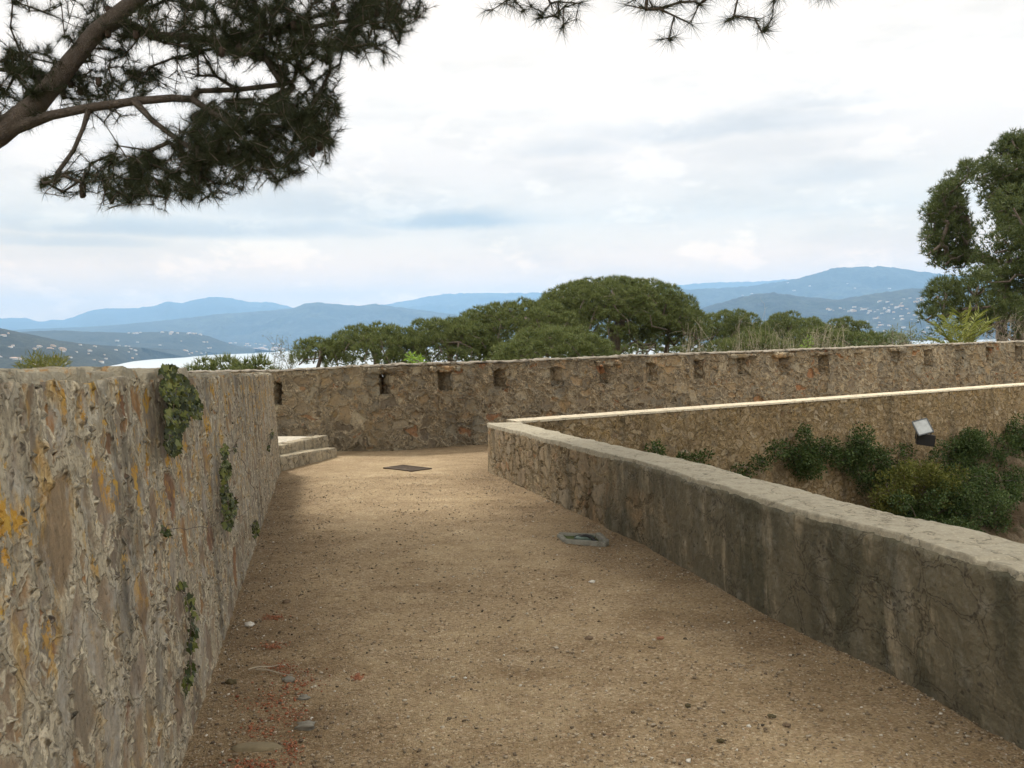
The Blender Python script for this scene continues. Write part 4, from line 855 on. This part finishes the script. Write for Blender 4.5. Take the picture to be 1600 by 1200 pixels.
def wall_bush(label, spots, mat=M_bush, r=(.13, .24), out=(.1, .5), per=5200, ll=.05, lw_=.03, group='bushes on the moat wall', name='bush'):
    L = []
    for px, py, rx, ry in spots:
        D = face_pt(px, py)[1]; rm = sum(r) / 2; rx, ry = rx * 1.15 + 2, ry * 1.15 + 2; n = max(3, int(math.pi * rx * ry * (D / F) ** 2 / (rm * rm) * 1.0))
        for _ in range(n):
            a = random.uniform(0, 6.283); q = math.sqrt(random.random()); p = face_pt(px + rx * q * math.cos(a), py + ry * q * math.sin(a), random.uniform(*out)); L.append((*p, random.uniform(*r)))
    px, py, rx, ry = spots[0]; b = face_pt(px, py + ry * .6, .02)
    return leaf_blob(L, per, ll, lw_, mat, name, label, 'bush', group, stem_base=b)
wall_bush('tall dark bush growing from the moat wall, leftmost of the large ones', [(1247, 695, 14, 22), (1252, 718, 20, 20), (1262, 735, 12, 10), (1283, 705, 16, 20), (1215, 705, 8, 6)])
wall_bush('pointed dark green bush on the moat wall, between the tall one and the floodlight', [(1342, 690, 10, 18), (1335, 712, 20, 18), (1352, 720, 20, 22), (1360, 745, 14, 16)])
wall_bush('small bush on the moat wall just below left of the floodlight', [(1405, 715, 22, 12), (1395, 735, 20, 14)], ll=.055)
wall_bush('yellow-green flowering shrub spreading under the floodlight', [(1420, 745, 34, 14), (1450, 765, 40, 20), (1400, 770, 26, 18), (1470, 750, 24, 14), (1385, 795, 20, 18)], mat=M_yel, out=(.5, 1.1))
wall_bush('dark shrub under the yellow-green one, just above the parapet', [(1450, 800, 50, 22), (1490, 780, 34, 22), (1420, 810, 30, 14)], out=(.6, 1.3))
wall_bush('dark green bush right of the floodlight on the moat wall', [(1480, 712, 24, 16), (1520, 700, 12, 20), (1515, 720, 22, 18), (1500, 740, 26, 14)])
wall_bush('leafy bush at the right edge of the photo on the moat wall', [(1560, 705, 26, 16), (1590, 690, 14, 26), (1580, 725, 26, 18), (1610, 710, 20, 30)], ll=.06)
wall_bush('dark bush low at the right edge above the parapet end', [(1590, 780, 22, 30), (1560, 800, 16, 20), (1585, 820, 20, 20)], out=(.8, 1.5))
wall_bush('small bush high on the moat wall at its left end', [(1023, 704, 10, 7)], r=(.07, .12), group='small tufts on the moat wall', name='shrub')
wall_bush('second small tuft from the left on the moat wall', [(1066, 716, 9, 6)], r=(.06, .1), group='small tufts on the moat wall', name='shrub')
wall_bush('third small tuft from the left, wider, half behind the parapet', [(1100, 722, 14, 9)], r=(.08, .13), group='small tufts on the moat wall', name='shrub')
wall_bush('small round tuft on the moat wall left of the tall dark bush', [(1187, 724, 10, 9)], r=(.07, .12), group='small tufts on the moat wall', name='shrub')
wall_bush('low sparse tuft just above the parapet edge on the moat wall', [(1162, 738, 12, 7)], r=(.06, .1), group='small tufts on the moat wall', name='shrub')
wall_bush('olive bush right of the yellow shrub below the floodlight', [(1525, 765, 26, 20), (1500, 800, 24, 20)], out=(.5, 1.1), group='bushes on the moat wall')
wall_bush('dark scrub at the right edge halfway down the moat bank', [(1560, 745, 26, 18), (1600, 750, 24, 16)], out=(.4, 1.0))
wall_bush('dark tangled scrub low on the bank between the yellow shrub and the right edge', [(1530, 820, 34, 16), (1480, 825, 26, 12), (1555, 775, 14, 16)], out=(1.0, 1.8))
wall_bush('narrow upright dark bush standing above the scrub right of the floodlight', [(1520, 690, 8, 12), (1524, 706, 12, 12)], out=(.2, .5))
# bushes and weeds outside the walls
def outside_bush(label, spots, D, mat, r=(.2, .4), per=420, ll=.09, lw_=.03, name='bush', group=None, up=.2):
    L = blobs([(a, b, c, d) for a, b, c, d in spots], D, .8, r, 1.2); px, py, rx, ry = spots[0]; b = at(px, py, D); return leaf_blob(L, per, ll, lw_, mat, name, label, 'bush', group, stem_base=(b[0], b[1], gz(b[0], b[1])), up=up)
outside_bush('yellow-green feathery bush peeping over the near end of the left wall', [(70, 570, 34, 13), (45, 573, 22, 11), (95, 575, 14, 8)], 14, M_yel, (.10, .18), 4500, .10, .012, up=.8)
outside_bush('small bright green sprig on top of the far wall between pines', [(645, 562, 9, 8), (652, 566, 8, 5)], 19.5, M_bright, (.06, .1), 2600, .09, .035)
outside_bush('bright green upright sprig among dry stems behind the wall', [(1262, 540, 5, 14)], 26, M_bright, (.1, .16), 1500, .09, .03)
outside_bush('loose green hedge between the pines and the palm behind the wall', [(1350, 540, 40, 10), (1395, 533, 30, 9), (1440, 530, 26, 8)], 28, M_bush, (.18, .32), 800, .09, .03)
outside_bush('pale leafy shrub with upright tips left of the palm', [(1400, 520, 8, 12), (1425, 520, 7, 12), (1413, 532, 22, 8)], 26.5, M_grey, (.12, .2), 900, .10, .028, up=.8)
def twiggy(name, label, px, py_top, py_base, D, n, spread_px, mat=M_dry, leaf=None, group=None, r0=.004, cat='plant', per=6, ll=.05):
    root = thing(name, label, cat, group); b = at(px, py_base, D); zb = min(gz(b[0], b[1]), b[2]); base = np.array([b[0], b[1], zb]); tg_ = []
    for _ in range(n):
        a = random.gauss(0, 1.0); y = py_top + abs(random.gauss(0, .35)) * (py_base - py_top); tg_.append(at(px + a * spread_px, y, D + random.uniform(-.4, .4)))
    nd = [base.copy()]; pa = [-1]; rd = [r0 * 3]
    def stem(a_i, tgt, steps, ra, rb):
        a = nd[a_i]; bow = rng.normal(0, .10 * np.linalg.norm(tgt - a), 3) * np.array([1, 1, .2]); prev = a_i; ids = []
        for q in range(1, steps + 1):
            f_ = q / steps; nd.append(a + (tgt - a) * f_ + bow * math.sin(math.pi * f_) + rng.normal(0, .008, 3)); pa.append(prev); rd.append(ra + (rb - ra) * f_); prev = len(nd) - 1; ids.append(prev)
        return ids
    for t_ in tg_:
        t_ = np.array(t_); ids = stem(0, t_, 12, r0 * 1.8, r0 * .5)
        for _ in range(4):
            c_ = random.choice(ids[5:]); u_ = unit(nd[c_] - nd[pa[c_]] + rng.normal(0, .35, 3)); stem(c_, nd[c_] + u_ * random.uniform(.12, .4), 4, r0 * .7, r0 * .35)
    N_ = np.array(nd); V, Fq = tubes(N_, pa, np.array(rd), 4); mesh_obj('stems', V, Fq, mat, root, smooth=True)
    if leaf:
        cs = np.repeat(N_[3:], per, 0) + rng.normal(0, .03, (len(N_[3:]) * per, 3)); V, Fq = leaves(cs, np.tile(np.array([[0, 0, 1.]]), (len(cs), 1)), ll, ll * .22, .7); mesh_obj('leaves', V, Fq, leaf, root)
    settle(root, base); return root
twiggy('tamarisk_shrub', 'wispy grey-green shrub rising over the wall corner against the bay', 447, 523, 585, 20, 14, 11, mat=M_barkf, leaf=M_grey, r0=.005, per=5, ll=.05)
for i, (px, t_, s_) in enumerate([(1085, 500, 12), (1165, 500, 12), (1195, 465, 3), (1225, 508, 14), (1300, 505, 12), (1275, 510, 9)]):
    twiggy('dry_shrub', ['bare forked branch left of the other dry stems, against the dark pine', 'bare spreading stems above the wall right of the forked branch', 'single tall thin dry stalk reaching above the pines', 'fan of bare stems right of the tall stalk', 'rightmost bare stems, against the dark flat topped pine', 'bare stems beside the bright green sprig'][i], px, t_, 560, 25 + i * .3, 26 if i != 2 else 3, s_, group='dry stems behind the wall', r0=.0035)
twiggy('dry_shrub', 'thicket of pale dry grass stems right of the palm', 1575, 488, 540, 27, 60, 34, group='dry stems behind the wall', r0=.003)
gl = []
for _ in range(420):
    px = random.uniform(1080, 1470) if random.random() < .6 else random.uniform(1520, 1640); t_ = back_t(px, 550)[0]; q = back_pt(t_, random.uniform(1.2, 2.6)); gl.append((*q, top_at(t_) - .45 - random.random() ** .5 * .75))
V, Fq = needles(np.array(gl), np.tile([[0, 0, 1.]], (len(gl), 1)), 3, 1.0, .008, .45); tag(mesh_obj('dry_grass', V, Fq, M_dry), 'dry grass along the outside of the far wall', 'grass', kind='stuff')
# dwarf palm
pr = thing('palm', 'young palm with yellow-green arching fronds behind the wall at right', 'palm'); fr_px = [(1462, 508, 1490), (1470, 520, 1492), (1480, 498, 1497), (1500, 490, 1500), (1515, 485, 1503), (1530, 490, 1506), (1545, 502, 1510), (1455, 530, 1490), (1540, 515, 1508), (1488, 510, 1497), (1522, 505, 1504)]
Dp = 26.5; bc = at(1500, 560, Dp); zb = gz(bc[0], bc[1])
sv_, sf_ = tubes(np.array([[bc[0], bc[1], zb], bc - np.array([0, 0, .5]), bc]), [-1, 0, 1], np.array([.2, .18, .15]), 10); mesh_obj('trunk', sv_, sf_, M_barkf, pr, smooth=True)
for tx, ty, mx in fr_px:
    a = bc; c = at(tx, ty, Dp + random.uniform(-.6, .6)); m_ = (a + c) / 2 + np.array([0, 0, .25]); S = [a * (1 - s) ** 2 + 2 * m_ * s * (1 - s) + c * s * s for s in np.linspace(0, 1, 22)]; S = np.array(S)
    tan = unit(np.gradient(S, axis=0)); side = unit(np.cross(tan, [0, 0, 1.])); cs = np.concatenate([S[4:], S[4:]]); ds = np.concatenate([unit(tan[4:] * .8 + side[4:]), unit(tan[4:] * .8 - side[4:])]); cs = np.repeat(cs, 2, 0); ds = np.repeat(ds, 2, 0)
    v1_, f1_ = leaves(cs, ds, .34, .03, .12); v2_, f2_ = tubes(S, [-1] + list(range(21)), np.full(22, .012), 4); V, Fq = join([(v1_, f1_), (v2_, f2_)]); mesh_obj('frond', V, Fq, M_palm, pr)
settle(pr, (bc[0], bc[1], zb))

# ivy on the left wall
def lwall_pt(px, py, out=.03):
    d = ray(px, py); # plane x = La + Lb*y (battered)
    s = (La - 0 + out) / (d[0] - Lb * d[1]); z = EYE + d[2] * s; lean_ = -.10 * np.clip((z - deck_z(d[1] * s)) / 1.5, 0, 1); s = (La + lean_ + out) / (d[0] - Lb * d[1]); return d * s + np.array([0, 0, EYE])
def ivy(label, spots, n, size, name='ivy_plant'):
    root = thing(name, label, 'ivy', 'ivy on the left wall'); cs = []
    for px, py, rx, ry, wgt in spots:
        for _ in range(int(n * wgt)):
            a = random.uniform(0, 6.283); q = math.sqrt(random.random()); cs.append(lwall_pt(px + rx * q * math.cos(a), py + ry * q * math.sin(a), .01 + abs(random.gauss(0, .06))))
    cs = np.array(cs); m = len(cs); outd = unit(np.tile(np.array([[1., -.2, -.5]]), (m, 1)) + rng.normal(0, .45, (m, 3)))   # leaf points down and outwards
    nrm_ = unit(np.tile(np.array([[.9, -.5, .5]]), (m, 1)) + rng.normal(0, .6, (m, 3))); side = unit(np.cross(nrm_, outd)); tipd = unit(np.cross(side, nrm_)) ; tipd[:, 2] -= .5; tipd = unit(tipd); side = unit(np.cross(nrm_, tipd))
    s_ = size * rng.uniform(.45, 1.15, (m, 1)); sh = [(0, 0), (-.45, -.12), (-.5, .35), (-.28, .45), (0, 1.0), (.28, .45), (.5, .35), (.45, -.12)]
    V = np.stack([cs + side * s_ * a + tipd * s_ * b + nrm_ * s_ * (.18 * abs(a)) for a, b in sh], 1).reshape(-1, 3); mesh_obj('leaves', V, np.arange(len(V)).reshape(-1, 8), M_ivy, root)
    b = lwall_pt(spots[-1][0], spots[-1][1], .01); tgt = cs[rng.choice(m, min(m, 40), replace=False)]; N_, P_, tp, td = colonize(np.array([b, b + np.array([0, 0, .05])]), [-1, 0], tgt, .05, .3); V, Fq = tubes(N_, P_, pipe_radii(P_, .0012, 2.2), 4); mesh_obj('stems', V, Fq, M_barkf, root); settle(root, b)
ivy('largest ivy clump hanging from the top of the left wall', [(262, 578, 12, 8, .5), (272, 605, 22, 22, 1.5), (290, 625, 20, 24, 1.4), (275, 650, 18, 24, 1.2), (270, 685, 12, 26, .7), (308, 640, 8, 14, .25)], 380, .026)
ivy('narrow ivy strand on the left wall, lower than the largest clump', [(350, 705, 5, 12, .35), (352, 735, 8, 16, .8), (350, 765, 6, 20, .5), (358, 790, 12, 20, 1.0), (355, 815, 8, 12, .5)], 240, .028)
ivy('small green sprig low on the left wall near the path edge', [(399, 826, 5, 13, 1)], 80, .032)
ivy('sparse ivy trail low on the near part of the left wall', [(280, 912, 7, 7, .5), (296, 940, 6, 14, .8), (302, 975, 6, 18, 1), (298, 1005, 5, 10, .6), (296, 1050, 5, 20, .8), (290, 1070, 6, 14, .7)], 26, .032)
ivy('tiny leaves at the far end of the left wall', [(424, 678, 3, 8, 1), (419, 700, 2, 4, .5)], 26, .04)
ivy('tiny ivy sprig on the left wall under the largest clump', [(257, 828, 6, 6, 1), (368, 700, 4, 6, .5)], 14, .03)

# ------------------------------------------------------------------ floodlight on the moat wall
fl = thing('floodlight', 'black floodlight with a white glass face fixed on the moat wall among bushes', 'floodlight')
c0 = face_pt(1441, 668, .55); M_blk = flat_mat('black_metal', (.02, .02, .022), .45); M_gl = flat_mat('white_glass', (.40, .43, .44), .15, var=.45, sc_=7); M_fr = flat_mat('grey_rim', (.10, .11, .12), .4)
cc_ = face_pt(1442, 680, .42)
rot = Matrix.Rotation(R(-12), 4, 'Z') @ Matrix.Rotation(R(38), 4, 'X') @ Matrix.Rotation(R(14), 4, 'Y')
def bev(parts, name, mat, root, bevel=.008):
    bm_ = bmesh.new()
    for c8 in parts:
        vs = [bm_.verts.new(p) for p in c8]
        for f in ((0, 3, 2, 1), (4, 5, 6, 7), (0, 1, 5, 4), (1, 2, 6, 5), (2, 3, 7, 6), (3, 0, 4, 7)): bm_.faces.new([vs[i] for i in f])
    if bevel: bmesh.ops.bevel(bm_, geom=bm_.edges[:], offset=bevel, segments=2, affect='EDGES')
    bmesh.ops.recalc_face_normals(bm_, faces=bm_.faces[:]); me = bpy.data.meshes.new(name); bm_.to_mesh(me); bm_.free(); me.materials.append(mat); ob = bpy.data.objects.new(name, me); C.objects.link(ob); ob.parent = root; return ob
def lb(cx, cy, cz, sx, sy, sz, r_=rot, c_=cc_): return [tuple(np.array(r_ @ Vector(p)) + c_) for p in box8(cx, cy, cz, sx, sy, sz)]
HR = Matrix.Rotation(R(-16), 4, 'Z') @ Matrix.Rotation(R(-34), 4, 'X') @ Matrix.Rotation(R(-18), 4, 'Y'); hc = face_pt(1441, 664, .62)
# reflector head: its face looks up and towards the path
def tap(cx, cy, cz, sx, sy, sz, t):   # box tapered to the back
    b = box8(cx, cy, cz, sx, sy, sz); b[[2, 3, 6, 7], 0] *= t; b[[2, 3, 6, 7], 2] *= t; return [tuple(np.array(HR @ Vector(p)) + hc) for p in b]
bev([tap(0, .10, 0, .32, .18, .36, .6)], 'housing', M_blk, fl, .01)
bev([lb(x, -.005, z, sx, .03, sz, HR, hc) for x, z, sx, sz in ((0, .19, .36, .03), (0, -.19, .36, .03), (.172, 0, .03, .35), (-.172, 0, .03, .35))], 'rim', M_fr, fl, .004)
bev([lb(0, -.006, 0, .32, .012, .355, HR, hc)], 'glass', M_gl, fl, .002)
G = Matrix.Rotation(R(8), 4, 'Y') @ Matrix.Rotation(R(-20), 4, 'Z'); gc = face_pt(1446, 687, .48)
bev([lb(0, 0, 0, .40, .34, .27, G, gc)], 'gear_box', M_blk, fl, .012)
bev([lb(-.23, 0, .16, .025, .05, .34, G, gc), lb(.10, 0, .16, .025, .05, .2, G, gc), lb(-.06, .22, -.02, .12, .2, .08, G, gc)], 'bracket', M_blk, fl, .004)
settle(fl, gc); fl.scale = (.86, .86, .86)

# ------------------------------------------------------------------ things set in the path
M_conc = cement('grey_box_concrete', (.14, .14, .12), (.25, .245, .21), .004)
mb = thing('meter_box', 'open concrete utility box with moss and a black pipe, against the right parapet', 'utility box')
q = [on_deck(872, 836), on_deck(944, 851), on_deck(958, 843), on_deck(938, 829)]
q = [on_deck(884, 843, .03)[:2], on_deck(948, 842, .06)[:2], on_deck(934, 829, .06)[:2], on_deck(874, 832, .03)[:2]]
def rail(a, b, wd, z0, z1):
    d_ = unit(b - a); n_ = np.array([-d_[1], d_[0]]) * wd / 2; P_ = [a - n_, b - n_, b + n_, a + n_]; return box_grid([(*p, deck_z(p[1]) + z0) for p in P_] + [(*p, deck_z(p[1]) + z1) for p in P_], (12, 3, 3))
q = [np.array(x) for x in q]; V, Fq = join([rail(q[0], q[1], .045, -.12, .032), rail(q[1] + [.0, .03], q[2] - [0, .03], .045, -.12, .048), rail(q[2], q[3], .045, -.12, .028), rail(q[3] - [0, .03], q[0] + [0, .03], .045, -.12, .02)]); mesh_obj('frame', V, Fq, M_conc, mb, smooth=False)
cm = sum(q) / 4; zc = deck_z(cm[1]); inner = [x + (cm - x) * .04 for x in q]
V, Fq = box_grid([(*p, zc - .1) for p in inner] + [(*p, zc + .002) for p in inner], (20, 20, 1)); mesh_obj('moss', V, Fq, cement('moss_bed', (.04, .06, .02), (.09, .12, .035), .02), mb, smooth=True)
ln = q[1] - q[0]; S = np.array([[*(q[0] + (q[2] - q[0]) * .08 + ln * (.25 + .5 * s) + (q[3] - q[0]) * .35), zc + .0 + .05 * math.sin(math.pi * s)] for s in np.linspace(0, 1, 16)]); V, Fq = tubes(S, [-1] + list(range(15)), np.full(16, .017), 8); mesh_obj('pipe', V, Fq, M_blk, mb, smooth=True)
c3 = cm + ln * .05; V, Fq = tubes(np.array([[*c3, zc - .02], [*c3, zc + .035], [*c3, zc + .045]]), [-1, 0, 1], np.array([.09, .09, .055]), 16); mesh_obj('valve', V, Fq, flat_mat('dull_green_metal', (.10, .14, .12), .5), mb, smooth=True); settle(mb, (*cm, zc))

dg = thing('drain_grate', 'dark iron drain grate lying slightly raised in the sunlit path before the far wall', 'drain grate')
g0, g1, g2, g3 = [on_deck(a, b, .012)[:2] for a, b in ((600, 730), (643, 735), (674, 731), (630, 726))]
M_iron = flat_mat('rusty_iron', (.11, .085, .065), .8)
def bar(a, b, wd, z0, z1):
    d_ = unit(b - a); n_ = np.array([-d_[1], d_[0]]) * wd / 2; P_ = [a - n_, b - n_, b + n_, a + n_]; return [(*p, deck_z(p[1]) + z0) for p in P_] + [(*p, deck_z(p[1]) + z1) for p in P_]
bev([bar(g0, g1, .035, -.03, .012), bar(g1, g2, .03, -.03, .012), bar(g2, g3, .03, -.03, .01), bar(g3, g0, .03, -.03, .01)], 'frame', M_iron, dg, .003)
bev([bar(g0 + (g1 - g0) * s, g3 + (g2 - g3) * s, .018, -.02, .003) for s in np.linspace(.06, .94, 14)] , 'bars', M_iron, dg, 0)
P_ = [g0, g1, g2, g3]; bev([[(*p, deck_z(p[1]) - .05) for p in P_] + [(*p, deck_z(p[1]) - .01) for p in P_]], 'pit', flat_mat('sandy_pit', (.34, .26, .17), .9), dg, 0); settle(dg, (*g0, 0))

# loose stones, sticks, gravel
def pebbles(n, yr, sz, seedcol, name, rngx=None, flat=.6):
    cube = unit(np.array([(-1, -1, -1), (1, -1, -1), (1, 1, -1), (-1, 1, -1), (-1, -1, 1), (1, -1, 1), (1, 1, 1), (-1, 1, 1)], float)); fc_ = np.array([(0, 3, 2, 1), (4, 5, 6, 7), (0, 1, 5, 4), (1, 2, 6, 5), (2, 3, 7, 6), (3, 0, 4, 7)])
    y = yr[0] + (yr[1] - yr[0]) * rng.random(n) ** 1.6; xl = La + Lb * y + .02; xr = Ra + Rb * y - .02; u = rng.random(n)
    edge = rng.random(n) < .35; u = np.where(edge, np.where(rng.random(n) < .5, rng.random(n) ** 2 * .22, 1 - rng.random(n) ** 2 * .2), u)
    x = xl + (xr - xl) * u; s = sz[0] * (sz[1] / sz[0]) ** (rng.random(n) ** 3); c_ = np.stack([x, y, deck_z(y) + s * .1], 1)
    if rngx is not None: c_ = rngx(n, s)
    V = cube[None] * (1 + rng.normal(0, .22, (n, 8, 1))) * s[:, None, None] * np.stack([rng.uniform(.7, 1.4, n), rng.uniform(.7, 1.4, n), np.full(n, flat)], 1)[:, None, :]
    a = rng.uniform(0, 6.28, n); ca, sa = np.cos(a)[:, None], np.sin(a)[:, None]; V = np.stack([V[..., 0] * ca - V[..., 1] * sa, V[..., 0] * sa + V[..., 1] * ca, V[..., 2]], -1) + c_[:, None]
    f = fc_[None] + (np.arange(n) * 8)[:, None, None]; return mesh_obj(name, V.reshape(-1, 3), f.reshape(-1, 4), seedcol)
def peb_mat(name, cols):
    m, k = new_mat(name); isl = k.add('ShaderNodeNewGeometry').outputs['Random Per Island']; finish(m, k, k.ramp(isl, cols), .85); return m
M_peb = peb_mat('gravel', [(0, (.07, .055, .04)), (.2, (.17, .13, .09)), (.5, (.27, .22, .155)), (.8, (.36, .30, .22)), (.96, (.5, .45, .37)), (1, (.7, .68, .63))])
tag(pebbles(26000, (2.9, 12.8), (.0022, .011), M_peb, 'gravel'), 'fine gravel scattered over the sandy path', 'gravel', kind='stuff')
M_red = peb_mat('crushed_brick', [(0, (.22, .075, .04)), (.6, (.33, .12, .06)), (1, (.42, .22, .13))])
def redspots(n, s):
    sp = [(425, 1010, 22, 5), (440, 1045, 26, 10), (470, 1065, 34, 14), (410, 1100, 40, 14), (455, 1120, 34, 12), (400, 1140, 30, 10), (455, 1170, 14, 22), (395, 1195, 40, 8), (425, 965, 14, 4), (560, 1060, 8, 3), (440, 1085, 40, 20)]
    out = []
    for i in range(n):
        a = random.choice(sp); p = on_deck(a[0] + random.gauss(0, .6) * a[2], a[1] + random.gauss(0, .6) * a[3]); out.append(p + np.array([0, 0, s[i] * .15 + .002]))
    return np.array(out)
tag(pebbles(1700, (3, 5), (.0025, .009), M_red, 'brick_crumbs', redspots), 'orange-red brick crumbs strewn by the left wall', 'rubble', kind='stuff')
def stone_obj(px, py, wpx, hpx, label, mat, name='loose_stone', ang=0.0, flat=.5, cat='stone', group='loose stones on the path'):
    c_ = on_deck(px, py); s = wpx / F * c_[1]; v_, f_ = box_grid(box8(0, 0, 0, 1, 1, 1), (7, 7, 5)); v_ = unit(v_) ** 1 * (np.abs(v_) ** .0)
    v_ = v_ * (1 + .55 * fbm(v_ * 1.5 + px, 1.0, 4)[:, None]) * np.array([.5 * s, .5 * s * .7, .5 * s * flat]); ca, sa = math.cos(ang), math.sin(ang); v_ = np.stack([v_[:, 0] * ca - v_[:, 1] * sa, v_[:, 0] * sa + v_[:, 1] * ca, v_[:, 2]], 1)
    ob = mesh_obj(name, v_, f_, mat, smooth=True); ob.location = Vector(c_) + Vector((0, 0, .5 * s * flat * .35)); return tag(ob, label, cat, group)
M_s1 = flat_mat('grey_stone', (.22, .21, .18), .9); M_s2 = flat_mat('brown_stone', (.17, .125, .085), .9); M_s3 = flat_mat('white_stone', (.62, .60, .55), .9); M_s4 = flat_mat('red_stone', (.28, .13, .08), .9); M_clod = flat_mat('mossy_clod', (.09, .075, .04), .95)
stone_obj(478, 1137, 30, 14, 'pale grey stone beside the orange crumbs near the left wall', M_s1)
stone_obj(448, 941, 13, 8, 'small pointed brown stone in the path near the left wall', M_s2)
stone_obj(390, 977, 14, 7, 'small white stone close to the left wall', M_s3)
stone_obj(452, 1064, 20, 9, 'grey stone just above the orange crumbs', M_s1)
stone_obj(361, 1067, 17, 7, 'dark flat clod at the foot of the left wall', M_clod, 'earth_clod', cat='clod')
stone_obj(475, 1092, 18, 8, 'dark grey stone right of the orange crumbs', M_s1)
stone_obj(1032, 998, 11, 5, 'reddish stone in the middle right of the path', M_s4)
stone_obj(1206, 1120, 11, 6, 'dark mossy clod in the lower right of the path', M_clod, 'earth_clod', cat='clod')
stone_obj(1075, 1103, 10, 6, 'brown clod in the lower middle of the path', M_clod, 'earth_clod', cat='clod')
stone_obj(1229, 1134, 12, 5, 'flat brown stone right of the dark mossy clod', M_s2)
stone_obj(1126, 1158, 12, 5, 'dark flat clod near the bottom of the photo', M_clod, 'earth_clod', cat='clod')
stone_obj(920, 998, 13, 4, 'flat dark stone in the centre of the path', M_s2)
stone_obj(559, 1054, 8, 4, 'small orange-red brick bit left of the path centre', M_s4)
stone_obj(1170, 1135, 7, 6, 'small pale stone at lower right of the path', M_s3)
stone_obj(925, 910, 10, 5, 'tiny pale stone in the path near the utility box', M_s3)
# half buried log-like stone bottom left
tc_ = on_deck(402, 1167); v_, f_ = box_grid(box8(0, 0, 0, 1, 1, 1), (18, 8, 6)); v_ = v_ * 2; r_ = np.linalg.norm(v_ ** 3, axis=1, keepdims=True) ** (1 / 3); v_ = unit(v_) * .9 * np.abs(r_) ** .3; v_ = v_ * (1 + .12 * fbm(v_ * 2 + 4, 1, 4)[:, None]) * np.array([.125, .045, .022])
ob = mesh_obj('slab_stone', v_, f_, flat_mat('brown_slab', (.20, .165, .105), .95), smooth=True); ob.location = Vector(tc_) + Vector((0, 0, -.006)); tag(ob, 'long half-buried brown slab beside the left wall at the bottom', 'stone')
for a, b, lab in (((388, 1046), (438, 1038), 'thin pale stick lying near the left wall, upper of the crossed pair'), ((400, 1046), (458, 1054), 'thin pale stick lying near the left wall, lower of the crossed pair')):
    p_, q_ = on_deck(*a, .008), on_deck(*b, .008); S = np.array([p_ + (q_ - p_) * s + np.array([0, .008 * math.sin(5 * s), .003 * math.sin(7 * s)]) for s in np.linspace(0, 1, 9)]); V, Fq = tubes(S, [-1] + list(range(8)), np.linspace(.004, .002, 9), 6); tag(mesh_obj('stick', V, Fq, M_dry, smooth=True), lab, 'stick', 'sticks on the path')
nl = []
for _ in range(2600):
    y = 2.9 + 9 * random.random() ** 1.5; u = random.random(); u = u * .25 if random.random() < .5 else (1 - u * .3 if random.random() < .5 else u); x = La + Lb * y + (Ra + Rb * y - La - Lb * y) * u; nl.append((x, y, deck_z(y) + .004))
V, Fq = needles(np.array(nl), np.concatenate([rng.normal(0, 1, (len(nl), 2)), np.zeros((len(nl), 1))], 1), 1, .06, .0022, .02); tag(mesh_obj('fallen_needles', V, Fq, peb_mat('dead_needle', [(0, (.12, .07, .04)), (1, (.26, .17, .09))])), 'dead pine needles littering the path', 'pine litter', kind='stuff')

# ------------------------------------------------------------------ haze: air inside one box, the sky lies outside
mh, k = new_mat('haze_air'); v = k.add('ShaderNodeVolumePrincipled', {'Color': (.36, .635, 1.0, 1), 'Density': 7.3e-5, 'Anisotropy': 0.0}); o = k.add('ShaderNodeOutputMaterial'); k.l.new(v.outputs[0], o.inputs['Volume'])
hz = mesh_obj('haze', np.array(box8(0, 8750, 0, 36000, 23500, 1)) * 1.0, np.array([(0, 3, 2, 1), (4, 5, 6, 7), (0, 1, 5, 4), (1, 2, 6, 5), (2, 3, 7, 6), (3, 0, 4, 7)]), mh)
for v_ in hz.data.vertices: v_.co.z = -62 if v_.co.z < 0 else 1150
tag(hz, 'pale blue haze over the bay', 'haze', kind='stuff')
